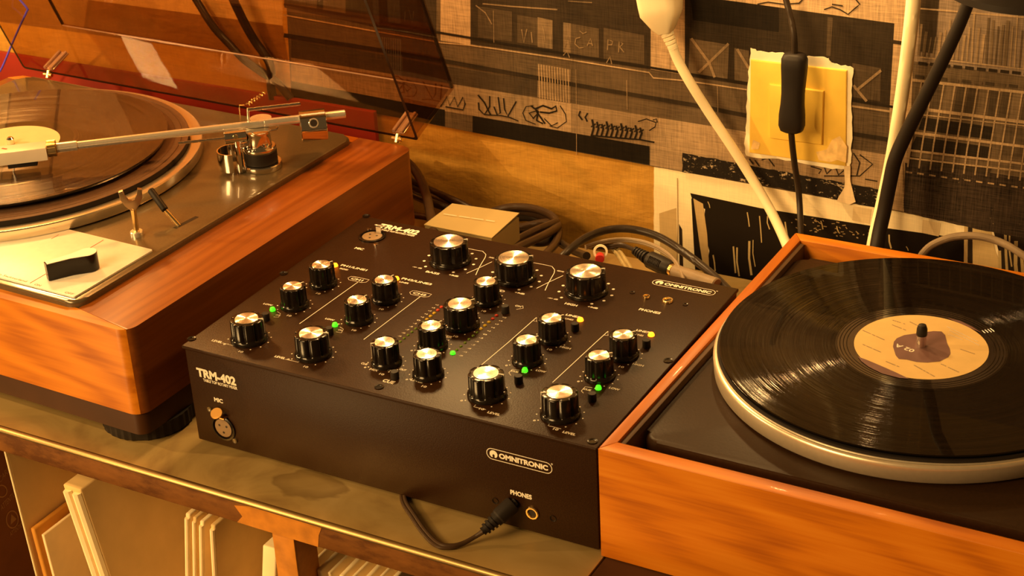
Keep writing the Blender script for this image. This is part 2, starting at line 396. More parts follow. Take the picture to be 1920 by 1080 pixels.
def add_strip(bm, pts, w, nrm, mi=0, closed=False):
    """flat ribbon of width w along pts in the plane with normal nrm"""
    P = [Vector(p) for p in pts]; n = Vector(nrm).normalized(); m_ = len(P); L, R = [], []
    for i in range(m_):
        a = P[(i-1) % m_] if closed or i > 0 else P[i]; b = P[(i+1) % m_] if closed or i < m_-1 else P[i]
        s = (b-a).normalized().cross(n)*(w/2)
        L.append(bm.verts.new(P[i]+s)); R.append(bm.verts.new(P[i]-s))
    for i in range(m_ if closed else m_-1):
        j = (i+1) % m_
        f = bm.faces.new((L[i], L[j], R[j], R[i])); f.material_index = mi
def flat_obj(name, bm, mat, parent, nrm=None):
    me = bpy.data.meshes.new(name)
    if nrm is not None:
        n = Vector(nrm); bm.normal_update()
        for f in list(bm.faces):
            if f.normal.dot(n) < 0: f.normal_flip()
    bm.to_mesh(me); bm.free(); return link(name, me, mat, parent)

# ================================================================== THE SETTING
WY = 0.480            # plane of the back wall
ZS = -0.0905          # top of the steel shelf
bm = B(); add_box(bm, (-3, WY, -1.2), (3, WY+.1, 2.4)); o = obj('wall_back', bm, M['wall'], smooth=0); o['kind'] = 'structure'
bm = B(); add_box(bm, (-3, -3.2, -1.25), (3, WY, -1.2)); o = obj('floor', bm, plain('dark_floor', (.10, .05, .02), .6, scale=6), smooth=0); o['kind'] = 'structure'

def px_strip(pts, w):
    P = [Vector((a, b)) for a, b in pts]; L, R = [], []
    for i in range(len(P)):
        d = (P[min(i+1, len(P)-1)]-P[max(i-1, 0)]).normalized(); s = Vector((-d.y, d.x))*w/2
        L.append(P[i]+s); R.append(P[i]-s)
    return [[tuple(L[i]), tuple(L[i+1]), tuple(R[i+1]), tuple(R[i])] for i in range(len(P)-1)]
def sheet(name, label, cat, base, col, marks, mat, y, thick=.0006, group=None, rough_edge=0):
    """a sheet of printed paper pasted on the wall; the marks are flat ink on it"""
    bm = B(); ink = bm.loops.layers.float_color.new('ink')
    if isinstance(col, float): col = (col, col*.68, col*.39)
    def face(pts, c, yy):
        try: f = bm.faces.new([bm.verts.new(on_y(a, b, yy)) for a, b in pts])
        except ValueError: return
        for l in f.loops: l[ink] = rgba(c)
        return f
    n = len(base)
    if rough_edge:
        nb = []
        for i in range(n):
            a, b = Vector(base[i]), Vector(base[(i+1) % n]); k = max(1, int((b-a).length/9))
            for j in range(k):
                q = a.lerp(b, j/k) + Vector((random.uniform(-1, 1), random.uniform(-1, 1)))*rough_edge; nb.append(tuple(q))
        base = nb; n = len(base)
    fr = [bm.verts.new(on_y(a, b, y-thick)) for a, b in base]
    bk = [bm.verts.new(on_y(a, b, y-thick) + Vector((0, thick, 0))) for a, b in base]
    fs = [bm.faces.new(fr)] + [bm.faces.new((fr[i], bk[i], bk[(i+1) % n], fr[(i+1) % n])) for i in range(n)]
    for f in fs:
        for l in f.loops: l[ink] = rgba(col)
    for k, mk in enumerate(marks):
        yy = y-thick-.00012*(1+mk.get('l', 0))-k*.0000012
        c = mk['c'] if not isinstance(mk['c'], float) else (mk['c'], mk['c']*.68, mk['c']*.39)
        if 'p' in mk: face(mk['p'], c, yy)
        if 's' in mk:
            for q in px_strip(mk['s'], mk.get('w', 3)): face(q, c, yy)
    for f in bm.faces: f.normal_update()
    for f in list(bm.faces):
        if f.normal.y > 0: f.normal_flip()
    me = bpy.data.meshes.new(name); bm.to_mesh(me); bm.free()
    o = link(name, me, mat); tag(o, label, cat, group); return o
def P(c, pts, l=0): return dict(c=c, p=pts, l=l)
def ST(c, w, pts, l=2): return dict(c=c, s=pts, w=w, l=l)
M['print_facade'] = printed('printed_cloth_paper', .26)
M['print_kraft'] = printed('brown_kraft_wrapping', .12, .36)
kt = M['print_kraft'].node_tree; kb = kt.nodes['Principled BSDF']
kn = N(kt, 'ShaderNodeTexNoise', Scale=1.0, Detail=4.0, Distortion=.2); kt.links.new(coords(kt, (18, 1, 30)), kn.inputs['Vector'])
kp = N(kt, 'ShaderNodeBump', Strength=.8, Distance=.004); kt.links.new(kn.outputs[0], kp.inputs['Height']); kt.links.new(kp.outputs[0], kb.inputs['Normal'])
M['print_worn'] = printed('scraped_black_print', .15, .7, .42, (.55, .42, .27), (150, 1, 260))
M['print_white'] = printed('painted_white_paper', .06, .55)
M['print_speck'] = printed('speckled_dark_print', .5, .7, .34, (.42, .30, .19), (150, 1, 100))

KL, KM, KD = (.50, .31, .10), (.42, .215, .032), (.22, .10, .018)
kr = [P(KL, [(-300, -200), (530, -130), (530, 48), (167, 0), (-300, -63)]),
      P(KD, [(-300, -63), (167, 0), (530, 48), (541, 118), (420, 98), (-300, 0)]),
      P((.50, .265, .045), [(900, 262), (1226, 315), (1226, 420), (1120, 400), (960, 330)]),
      ]
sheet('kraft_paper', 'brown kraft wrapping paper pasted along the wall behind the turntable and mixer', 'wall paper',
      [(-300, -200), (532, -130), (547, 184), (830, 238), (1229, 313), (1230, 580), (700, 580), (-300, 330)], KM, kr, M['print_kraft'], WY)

D0, D1, MD, MM, LT = .011, .038, .100, .22, .42
f = [P(D1, [(530, -130), (818, -130), (818, 75), (533, 14)]), P(MD, [(533, -60), (594, -60), (594, 20), (533, 12)], 1), P(MD, [(606, -60), (648, -60), (648, 30), (606, 22)], 1),
     P(LT*.95, [(826, -130), (882, -130), (882, 84), (826, 76)]),
     P(D1, [(883, -130), (1220, -130), (1220, 130), (883, 82)]),
     P(.075, [(896, 12), (960, 22), (960, 78), (896, 70)], 1), P(.075, [(970, 28), (1008, 34), (1008, 86), (970, 80)], 1), P(.19, [(1008, 32), (1036, 38), (1036, 92), (1008, 88)], 1),
     P(.21, [(1056, 42), (1070, 44), (1070, 102), (1056, 100)], 1), P(.10, [(1070, 44), (1123, 54), (1123, 108), (1070, 102)], 1), P(.085, [(1132, 52), (1208, 66), (1208, 121), (1132, 110)], 1),
     ST(.24, 2.5, [(905, 7), (960, 12), (1045, 18)]), ST(.18, 2, [(1065, 2), (1110, 5)]),
     P(LT*1.1, [(1220, -130), (1284, -130), (1284, 140), (1220, 130)]),
     P(.030, [(1284, -80), (1340, -2), (1677, 44), (1667, 202), (1284, 142)]),
     P(.012, [(1284, -80), (1340, -2), (1460, 14), (1460, 60), (1300, 38)], 1),
     P(.12, [(1293, 72), (1367, 84), (1364, 148), (1291, 137)], 1), P(.11, [(1377, 90), (1404, 95), (1404, 154), (1377, 150)], 1), P(.075, [(1598, 118), (1652, 128), (1650, 190), (1598, 182)], 1),
     P(.07, [(1552, 32), (1562, 33), (1557, 105), (1549, 105)], 1),
     P(LT*1.05, [(1338, -130), (1716, -130), (1716, 50), (1677, 44), (1338, -3)]),
     P(LT, [(1677, 44), (1714, 48), (1702, 398), (1664, 391), (1668, 202)]), ST(.03, 7, [(1672, 78), (1706, 83)]),
     P(.055, [(546, 70), (820, 122), (1008, 151), (1008, 182), (820, 153), (546, 108)]),
     P(.20, [(1008, 119), (1070, 130), (1070, 193), (1008, 182)], 1),
     P(.24, [(546, 108), (820, 153), (1300, 231), (1662, 290), (1656, 357), (1279, 288), (1217, 274), (886, 217), (800, 203), (546, 152)]),
     P(.33, [(1219, 219), (1300, 231), (1662, 290), (1656, 357), (1279, 288), (1219, 276)], 1),
     P(.36, [(1010, 184), (1071, 194), (1071, 248), (1010, 238)], 1),
     P(D0, [(886, 217), (1217, 274), (1217, 309), (886, 248)], 1), P(D0, [(546, 152), (834, 206), (834, 237), (546, 182)], 1),
     P(.30, [(1219, 275), (1280, 288), (1280, 321), (1219, 310)], 1),
     ST(.018, 4.5, [(532, 8), (700, 36), (816, 60), (1036, 97), (1283, 137), (1690, 203)]),
     ST(.42, 2.4, [(532, 28), (700, 58), (828, 80), (883, 85), (1036, 107), (1217, 136), (1225, 146), (1283, 151), (1400, 168)]), ST(.36, 3.5, [(1590, 198), (1690, 212)]),
     ST(.028, 8, [(532, 66), (700, 92), (841, 116), (1105, 164), (1300, 197), (1400, 217), (1665, 262)]),
     ]
for x in range(1010, 1070, 5): f.append(ST(.42, 1.6, [(x, 120+(x-1010)*.18), (x+2, 184+(x-1010)*.16)], 3))
for x, a, b in ((1080, 130, 290), (925, 20, 80), (1255, 0, 130), (1345, 160, 210), (1175, 150, 205)): f.append(ST(.30, 1.0, [(x, a), (x+1, b)], 3))
# chalked letters on the shutters
cw = .34
for seg in ([(978, 55), (982, 80), (988, 54)], [(996, 60), (998, 80)], [(1018, 50), (1022, 78)], [(1059, 88), (1064, 66), (1068, 88)], [(1060, 80), (1068, 81)],
            [(1088, 70), (1080, 72), (1078, 82), (1086, 90), (1094, 89)], [(1101, 86), (1107, 72), (1111, 86)], [(1103, 81), (1110, 82)], [(1139, 94), (1140, 74), (1149, 78), (1147, 84), (1140, 84)],
            [(1160, 98), (1161, 78), (1168, 82), (1162, 88), (1170, 98)], [(892, 10), (910, 24), (922, 45)], [(1087, 58), (1093, 63), (1100, 60)],
            [(1137, 118), (1144, 106), (1147, 120)], [(1056, 104), (1063, 96), (1068, 108)]):
    f.append(ST(cw*.75, 2.0, seg, 3))
for seg in ([(1296, 72), (1330, 118), (1340, 145)], [(1366, 82), (1310, 136)], [(1382, 92), (1404, 128)], [(1652, 132), (1605, 170)], [(1600, 160), (1625, 190)]): f.append(ST(.26, 5, seg, 3))
# felt-pen tags on the plinth band
K = .015
for w_, seg in ((2.5, [(826, 200), (838, 182), (843, 198), (852, 182), (858, 200), (868, 182), (872, 195), (868, 206), (835, 200)]),
                (2.8, [(896, 178), (908, 192), (918, 212), (920, 215)]), (2.6, [(897, 192), (898, 205), (908, 215), (918, 200), (918, 180)]), (2.6, [(926, 200), (932, 215), (938, 212), (934, 182)]),
                (2.6, [(944, 184), (946, 205), (952, 218), (968, 190)]), (2.2, [(908, 215), (940, 217), (955, 220), (972, 227)]),
                (1.8, [(1000, 198), (986, 200), (980, 212), (986, 226), (1004, 233)]), (1.8, [(1050, 198), (1060, 214), (1062, 228), (1045, 240), (1030, 236)]), (3.2, [(995, 198), (1010, 210), (1000, 222), (992, 212), (1005, 208), (1022, 232)]),
                (3.5, [(1004, 204), (1018, 198), (1034, 204), (1042, 199), (1044, 208), (1030, 212), (1012, 210)]), (2, [(1020, 222), (1034, 236), (1046, 230)]), (3, [(1008, 212), (1006, 226), (1018, 232)]),
                (3, [(1088, 208), (1085, 216), (1092, 225)]), (3, [(1102, 212), (1097, 220), (1101, 228)]), (2, [(1196, 228), (1212, 223), (1230, 230), (1228, 238), (1217, 245)]), (2, [(1224, 225), (1231, 223), (1232, 230)]),
                (3, [(1107, 254), (1150, 258), (1200, 262), (1227, 267)])):
    f.append(ST(K, w_, seg, 3))
for i in range(11):
    x = 1110+i*9; f.append(ST(K, 3.6, [(x, 224+i*1.2+(i % 3)*3), (x+3, 240+i), (x-1, 254+i*.7)], 3)); f.append(ST(K, 2.6, [(x-2, 238+i), (x+7, 232+i*1.1)], 3))
for seg in ([(1420, 8), (1440, 4), (1470, 8), (1498, 6), (1508, -4)], [(1545, 18), (1560, 13), (1575, 18), (1590, 27), (1605, 14), (1612, 8), (1600, -6)], [(1560, 8), (1580, 11)], [(1415, 300), (1424, 312)], [(1405, 298), (1412, 308)],
            [(1428, 300), (1440, 296), (1452, 312)], [(1600, 287), (1612, 305), (1606, 330)], [(1612, 290), (1636, 308), (1612, 330), (1545, 330)], [(1622, 336), (1645, 340)],
            [(1520, 312), (1540, 318), (1535, 326)], [(1545, 312), (1550, 326), (1562, 314)], [(1566, 312), (1572, 328), (1584, 318)], [(1588, 318), (1590, 330)]): f.append(ST(.03, 2.4, seg, 3))
sheet('facade_print', 'large dark photo print of a house front with shutters and pen tags', 'wall paper',
      [(530, -130), (1716, -130), (1702, 399), (1279, 322), (1219, 311), (830, 237), (546, 183)], MD, f, M['print_facade'], WY-.0008)
sheet('torn_drip', 'pale torn patch of paper hanging below the right corner of the light switch', 'wall paper', [(1583, 312), (1594, 312), (1595, 340), (1604, 378), (1592, 384), (1568, 378), (1584, 350)], (.80, .62, .38), [], M['print_white'], WY-.0034, rough_edge=.8)
sheet('worn_black_strip', 'scraped black strip of print under the light switch', 'wall paper', [(1279, 287), (1656, 357), (1647, 391), (1460, 352), (1279, 322)], (.014, .010, .007), [],
      M['print_worn'], WY-.0022, rough_edge=1.0)

wh, wh2 = (.92, .78, .50), (.58, .42, .20)
wt = [P(wh2, [(1236, 400), (1268, 390), (1271, 560), (1240, 560)], 0), P((.012, .008, .005), [(1294, 362), (1425, 390), (1650, 426), (1812, 448), (1812, 600), (1330, 600), (1322, 520), (1330, 470), (1318, 430), (1322, 392), (1300, 380)], 0),
      P((.03, .02, .012), [(1273, 420), (1279, 430), (1281, 500), (1274, 500)], 0),
      P((.50, .36, .17), [(1300, 372), (1318, 382), (1326, 440), (1330, 505), (1318, 508), (1308, 450)], 1), P((.013, .009, .006), [(1296, 372), (1300, 372), (1312, 460), (1322, 520), (1304, 520)], 1),
      P(wh2, [(1808, 420), (1814, 421), (1813, 600), (1806, 600)], 1), P((.03, .02, .012), [(1815, 424), (1823, 424), (1824, 600), (1813, 600)], 1),
      P((.62, .46, .22), [(1824, 424), (1858, 432), (1866, 470), (1878, 500), (1880, 600), (1824, 600)], 1),
      P((.03, .02, .012), [(1862, 430), (2050, 470), (2050, 620), (1880, 620), (1872, 470)], 0)]
for x, a, b, w_ in ((1376, 462, 512, 3), (1383, 464, 518, 3), (1406, 452, 516, 4), (1413, 450, 500, 1.6), (1338, 478, 508, 2.5), (1425, 405, 455, 2), (1440, 405, 430, 2), (1402, 398, 425, 2), (1328, 378, 390, 1.5), (1473, 416, 440, 2.5),
                    (1668, 440, 466, 3), (1886, 436, 520, 5), (1894, 440, 500, 3), (1906, 452, 540, 7), (1916, 470, 560, 6), (1930, 440, 560, 8), (1875, 470, 540, 6), (1700, 462, 470, 1.5), (1570, 424, 436, 2), (1540, 414, 430, 2)):
    wt.append(ST((.50, .38, .18), w_, [(x-1, a), (x+random.uniform(-2, 2), (a+b)/2), (x+3, b)], 2))
for x in (1270,): wt.append(ST((.40, .28, .13), 1.5, [(x, 334), (x+1, 420), (x-1, 500)], 2))
for i in range(60):
    x, y_ = random.uniform(1480, 1660), 0; y_ = 402+(x-1480)*.16+random.uniform(0, 26); wt.append(ST((.34, .24, .12), random.uniform(1, 2.2), [(x, y_), (x+random.uniform(2, 7), y_+random.uniform(-1, 4))], 2))
for x in (1600, 1730): wt.append(P((.72, .56, .32), [(x, 386+(x-1600)*.2), (x+34, 392+(x-1600)*.2), (x+30, 420+(x-1600)*.18), (x-2, 413+(x-1600)*.18)], 0))
sheet('painted_paper', 'off-white paper with a rough black painted field and white drips, above the right turntable', 'wall paper',
      [(1226, 313), (1279, 321), (1460, 352), (1600, 382), (1693, 399), (1832, 429), (2080, 475), (2080, 620), (1226, 580)], wh, wt, M['print_white'], WY-.0004, rough_edge=.5)

g = []
gl = .40
g.append(P(.13, [(1712, 115), (2040, 160), (2040, 470), (1832, 420), (1700, 395)]))
for x in range(1735, 1960, 21):         # tall windows behind the railings
    t_ = (x-1711)/209
    g.append(P(.07 if (x//21) % 3 else .16, [(x-2, 152+t_*22), (x+14, 154+t_*22), (x+5, 205+t_*22), (x-11, 203+t_*22)], 1))
g.append(P(.022, [(1730, 220), (1862, 238), (1858, 262), (1722, 243)], 1)); g.append(P(.022, [(1718, 256), (1860, 276), (1852, 302), (1706, 280)], 1))
g.append(P(.09, [(1880, 236), (1960, 246), (1950, 300), (1872, 290)], 1)); g.append(P(.045, [(1700, 292), (1860, 314), (1855, 326), (1700, 306)], 1))
for x0, y0, x1, y1, w_ in ((1711, 150, 1960, 178, 5), (1740, 206, 1960, 234, 6), (1715, 249, 1960, 280, 5), (1699, 281, 1960, 312, 4), (1725, 107, 1960, 134, 2), (1725, 16, 1960, 36, 3), (1700, 296, 1960, 326, 3), (1716, 214, 1960, 240, 2)):
    g.append(ST(gl, w_, [(x0, y0), (x1, y1)], 3))
for x in range(1722, 1970, 21): g.append(ST(gl*.9, 3, [(x+6, 150+(x-1711)*.11), (x-4, 210+(x-1711)*.11), (x-14, 268+(x-1711)*.12), (x-20, 312+(x-1711)*.12)], 3))
for i, x in enumerate(range(1722, 1950, 22)):
    g.append(P(.03, [(x, 115+i*2.2), (x+16, 117+i*2.2), (x+15, 123+i*2.2), (x-1, 121+i*2.2)], 2)); g.append(P(.06+.05*(i % 2), [(x-6, 140+i*2.2), (x+10, 142+i*2.2), (x+9, 148+i*2.2), (x-7, 146+i*2.2)], 2))
for i in range(26):
    x = 1722+i*9; a = random.uniform(20, 70); g.append(ST(random.choice((.13, .36, .30, .17)), random.uniform(2, 6), [(x+6, a), (x, 104+i*1.1)], 1))
g.append(P(.05, [(1728, -90), (1768, -90), (1752, 100), (1722, 96)], 0))
sheet('railing_print', 'brown photo print of a balcony railing with slanting bars at the right', 'wall paper',
      [(1712, -130), (2080, -90), (2080, 350), (1697, 306), (1702, 200)], (.25, .18, .125), g, M['print_facade'], WY-.0006)
sheet('speckled_print', 'dark speckled photo print below the balcony railing print', 'wall paper',
      [(1697, 306), (2080, 352), (2080, 478), (1832, 430), (1694, 398)], (.045, .030, .020), [ST(.4, 2, [(1692, 306), (1694, 397)], 2)] + [ST(.42, 3, [(1698+i*22, 322+i*3), (1710+i*22, 324+i*3)], 2) for i in range(13)], M['print_speck'], WY-.0010, rough_edge=.7)

# steel shelf: sheet with rolled lip, worn angle iron under its front, post
X0, X1 = -1.3, .3625
sh = empty('steel_shelf', (0, 0, ZS-.03), 'steel-topped shelf unit with a rusty angle-iron front, carrying the mixer', 'shelf')
bm = B(); add_box(bm, (X0, -.0475, ZS-.0035), (X1, .443, ZS), .0012); obj('shelf_top', bm, M['steel'], sh, smooth=30)
bm = B(); add_tube(bm, [(X0, -.0480, ZS-.0026), (X1, -.0480, ZS-.0026)], .0030, n=12, smooth=0); tag(obj('front_lip', bm, plain('polished_steel_lip', (.50, .36, .16), .36, 1, scale=30), sh), 'bright rolled steel lip')
bm = B(); add_box(bm, (X0, -.0480, ZS-.0255), (X1, -.0440, ZS-.0050), .0006); obj('angle_iron', bm, M['rust'], sh)
bm = B()
pa = [on_y(439, 948, -.0484), on_y(604, 994, -.0484), on_y(596, 1024, -.0484), on_y(444, 976, -.0484)]
pts = [(pa[0].x, pa[0].z), (pa[0].x+.02, ZS-.0052), (pa[1].x, ZS-.0054), (pa[2].x+.002, ZS-.014), (pa[2].x, ZS-.0253), (pa[3].x, ZS-.0250), (pa[3].x+.006, ZS-.018)]
add_prism(bm, [(x, z) for x, z in pts], 0, .0003, mtx=Matrix(((1, 0, 0, 0), (0, 0, -1, -.0480), (0, 1, 0, 0), (0, 0, 0, 1))))
tag(obj('paint_patch', bm, M['rust_paint'], sh, smooth=0), 'chipped orange paint patch')
q0, q1 = on_y(513, 1010, -.046), on_y(553, 1020, -.046)
bm = B(); add_box(bm, (q0.x, -.0470, -1.2), (q1.x, -.0440, ZS-.0257), .0005); add_box(bm, (q1.x-.003, -.0445, -1.2), (q1.x, -.02, ZS-.0257)); obj('post', bm, M['rust_paint'], sh)
bm = B(); add_box(bm, (X0, .35, -1.2), (X1, .352, ZS-.01)); obj('back_panel', bm, M['darkbase'], sh)
bm = B(); add_box(bm, (X1+.0005, -.10, ZS-.30), (1.4, .443, ZS-.0005), .002); o = obj('sideboard', bm, M['darkbase'], smooth=30); tag(o, 'dark brown board under the right turntable', 'board')

# ================================================================== LEFT TURNTABLE
TH = math.radians(-1.75)
LO = Vector((-.0267, -.0295, ZS))
lt = empty('turntable', LO, 'left record player with walnut plinth, long chrome tonearm and open smoked lid', 'turntable', rz=TH)
LT = Matrix.Translation((LO.x, LO.y, 0)) @ Matrix.Rotation(TH, 4, 'Z'); LI = LT.inverted()
def lz(px, py, z): return LI @ on_z(px, py, z)
def lobj(name, bm, mat, parent=None, smooth=30, origin=None):
    bm.transform(LT); return obj(name, bm, mat, parent or lt, origin=origin, smooth=smooth)
ZT = .020; ZD = .0255                      # top of the plinth, top of the deck plate
PX0, PX1, PY0, PY1 = -.523, 0.0, 0.0, .402
dk = (-.498, .0115, -.0615, .392)         # deck plate x0,y0,x1,y1
c = .0125
def arc(cx, cy, r, a0, a1, n=7): return [(cx+r*math.cos(math.radians(a0+(a1-a0)*i/n)), cy+r*math.sin(math.radians(a0+(a1-a0)*i/n))) for i in range(n+1)]
ix0, iy0, ix1, iy1 = dk[0]+.002, dk[1]+.002, dk[2]-.002, dk[3]-.002
zb = -.0565
bm = B(); add_prism(bm, [(PX0+.0125, PY0)] + arc(PX1-c, PY0+c, c, -90, -47, 5) + [(ix1-.0002, iy0+.0002), (ix0, iy0), (PX0, PY0+.0125)], zb, ZT, .0003)
lobj('front_board', bm, M['walnut_x'])
bm = B(); add_prism(bm, arc(PX1-c, PY0+c, c, -46, 0, 5) + arc(PX1-c, PY1-c, c, 0, 90) + [(ix1, PY1), (ix1, iy0+.0003)], zb, ZT, .0003)
lobj('side_board', bm, M['walnut_y'])
bm = B(); add_prism(bm, [(ix1-.0003, PY1), (PX0+.012, PY1), (PX0, PY1-.012), (PX0, iy1), (ix1-.0003, iy1)], zb, ZT, .0007); lobj('back_board', bm, M['walnut_x'])
bm = B(); add_prism(bm, [(PX0, PY0+.0128), (ix0-.0002, iy0+.0003), (ix0-.0002, iy1-.0003), (PX0, iy1-.0003)], zb, ZT, .0007); lobj('side_board', bm, M['walnut_y'])
bm = B(); add_prism(bm, rrect(PX0+.002, PY0+.0015, PX1-.0015, PY1-.002, .010), -.0760, zb-.0002, .0003); lobj('base', bm, M['darkbase'])
bm = B()
for (fx, fy) in ((-.036, .043), (-.46, .045), (-.055, .35), (-.46, .35)):
    bm2 = B(); add_lathe(bm2, [(0, ZS), (.036, ZS), (.038, ZS+.002), (.038, -.0765), (0, -.0765)], c=(fx, fy, 0), n=72, fr=lambda a, r, z: r*(1-.02*(1 if int(a/(2*PI)*72) % 2 else 0)))
    lobj('ribbed_foot', bm2, M['rubber'], smooth=0)
bm.free()
bm = B(); add_prism(bm, rrect(*dk, .013, 8), ZT-.012, ZD, .0028, 3); lobj('deck_plate', bm, M['deck_bronze'], smooth=40)
a, b = lz(286, 471, ZD), lz(141, 560, ZD); xs = (a.x+b.x)/2
bm = B(); add_prism(bm, rrect(dk[0]+.008, b.y, xs, a.y, .0016), ZD+.0001, ZD+.0016, .0003); cp = lobj('control_panel', bm, M['white_plate'])
ZC = ZD+.0017
bm = B()
p0, p1 = lz(194, 450, ZC), lz(56, 531, ZC); add_strip(bm, [p0, p1], .0009, (0, 0, 1)); 
add_strip(bm, [lz(110, 440, ZC), lz(96, 448, ZC)], .0006, (0, 0, 1))
bm.transform(LT); flat_obj('index_line', bm, M['ink_red'], cp, (0, 0, 1))
bm = B(); U = (0, 1, 0)
def ltext(s, a_, b_, h): 
    P0 = lz(*a_, ZC); P1 = lz(*b_, ZC); P1.y = P0.y; add_text(bm, s, P0, P1, h, U, .005)
ltext('ON', (63, 534), (74, 537), .0028); ltext('OFF', (120, 549), (135, 553), .0028); ltext('Made in Switzerland', (-28, 509), (50, 528), .0030)
bm.transform(LT); flat_obj('panel_lettering', bm, M['ink_grey'], cp, (0, 0, 1))
# selector knob: teardrop lever
kc = lz(163, 473, ZC+.0150); kt = lz(84, 494, ZC+.0150); d = (kt-kc); d.z = 0; Ln = d.length; d.normalize(); ang = math.atan2(d.y, d.x)
R = .0080; prof = []
for i in range(17):
    t_ = math.radians(62+ (360-124)*i/16); prof.append((R*math.cos(t_), R*math.sin(t_)))
prof = prof + [(.011, -.0052), (.0155, -.0040), (Ln, -.0034), (Ln, .0034), (.0155, .0040), (.011, .0052)]
mt = Matrix.Translation((kc.x, kc.y, 0)) @ Matrix.Rotation(ang, 4, 'Z')
bm = B(); add_prism(bm, prof, ZC+.0004, ZC+.0150, mtx=mt); kn = lobj('selector_knob', bm, M['black_gloss'], smooth=50)
bm = B(); add_prism(bm, [(x*.97, y*.95) for x, y in prof], ZC+.0150, ZC+.0154, mtx=mt); tag(lobj('knob_cap', bm, M['white_plate'], kn), 'flat silver cap on the black lever')

# platter, mat
LC = LI @ Vector((-.338, .1795, 0))
zr = .037
bm = B(); add_lathe(bm, [(.010, .0262), (.172, .0262), (.1765, .0275), (.177, .0285), (.177, zr-.0012), (.1762, zr-.0002), (.1748, zr), (.1655, zr-.0008), (.1650, zr-.0040), (.010, zr-.0040)], c=(LC.x, LC.y, 0), n=160)
pt = lobj('platter', bm, plain('polished_platter_rim', (.78, .71, .56), .22, .85, var=.04, scale=40), smooth=35, origin=LT @ Vector((LC.x, LC.y, .0262)))
bm = B(); prof = [(.150, zr-.0035), (.1645, zr-.0035), (.1648, zr+.0002), (.1645, zr+.0040)]
add_lathe(bm, prof, c=(LC.x, LC.y, 0), n=128); add_lathe(bm, [(.137, zr+.0040), (.1375, zr+.0060), (.1370, zr+.0084), (0, zr+.0084)], c=(LC.x, LC.y, 0), n=128)
mb_ = lobj('mat_gap_shade', bm, M['rubber'], pt, smooth=40)  # black mat side and riser, the shadow gap put into their colour
bm = B(); prof = [(.1645, zr+.0038), (.1642, zr+.0042), (.1590, zr+.0042), (.1583, zr+.0036), (.1576, zr+.0042)]
prof += [(.1525, zr+.0042), (.1519, zr+.0037), (.1513, zr+.0042), (.1300, zr+.0042)]
add_lathe(bm, prof, c=(LC.x, LC.y, 0), n=128); tag(lobj('platter_mat', bm, M['mat_l'], pt, smooth=40), 'brown-grey ribbed rubber mat')
bm = B(); add_lathe(bm, [(0, zr+.0080), (.0035, zr+.0080), (.0035, zr+.016), (.002, zr+.018), (0, zr+.018)], c=(LC.x, LC.y, 0), n=20); lobj('spindle', bm, M['chrome'], pt)

# dust cover, hinged open
PHI = math.radians(68); hy, hz = .4088, .025
HR = Vector((0, -math.cos(PHI), math.sin(PHI))); HT = Vector((0, math.sin(PHI), math.cos(PHI)))
cx0, cx1, RL, DT, tk = -.5164, .0013, .37, .074, .0030
HM = Matrix(((1, 0, 0, cx0), (0, HR.y, HT.y, hy), (0, HR.z, HT.z, hz), (0, 0, 0, 1)))
W_ = cx1-cx0
bm = B()
outer = rrect(0, 0, W_, RL, [.004, .01, .01, .004], 5); inner = rrect(tk, tk, W_-tk, RL-tk, [.0025, .008, .008, .0025], 5)
add_prism(bm, outer, 0, DT, mtx=HM, hole=inner)
add_prism(bm, inner, DT-tk, DT, mtx=HM)
bm.normal_update()
for f_ in bm.faces:
    if abs(f_.normal.dot(HT)) > .9 and (HM.inverted() @ f_.calc_center_median()).z < .001: f_.material_index = 1
lid = lobj('dust_cover', bm, [M['smoke'], M['smoke_edge']], smooth=20, origin=LT @ Vector((cx0+W_/2, hy, hz))); lid['label'] = 'smoked transparent acrylic lid tilted open'
bm = B(); add_tube(bm, [HM @ Vector((tk, tk+.0004, DT-tk-.0004)), HM @ Vector((W_-tk, tk+.0004, DT-tk-.0004))], .0007, n=8, smooth=0); lobj('crease_highlight', bm, M['clear_edge'], lid)  # pale tube standing in for the highlight along the inner crease
for X in (.0018, W_-.0018):
    bm = B(); add_tube(bm, [HM @ Vector((X, .004, DT-.0016)), HM @ Vector((X, RL-.01, DT-.0016))], .0017, n=8, smooth=0); lobj('side_seam', bm, M['smoke_edge'], lid)
for px in (-.478, -.022):
    bm = B(); X = px-cx0
    add_box(bm, (X-.007, tk, .0015), (X+.007, tk+.002, .030), .0008, mtx=HM)
    for dx in (-.0045, .0045): add_tube(bm, [HM @ Vector((X+dx, tk+.003, .001)), HM @ Vector((X+dx, tk+.003, .029))], .0018, n=8, smooth=0)
    hg = lobj('hinge', bm, M['clear_edge'], lid)
    bm = B(); cyl_between(bm, (px, hy-.003, ZT), (px, hy+.001, hz+.003), .0032); cyl_between(bm, (px-.006, hy-.002, hz-.001), (px+.006, hy-.002, hz-.001), .0022); lobj('hinge_pin', bm, M['brass'], hg)

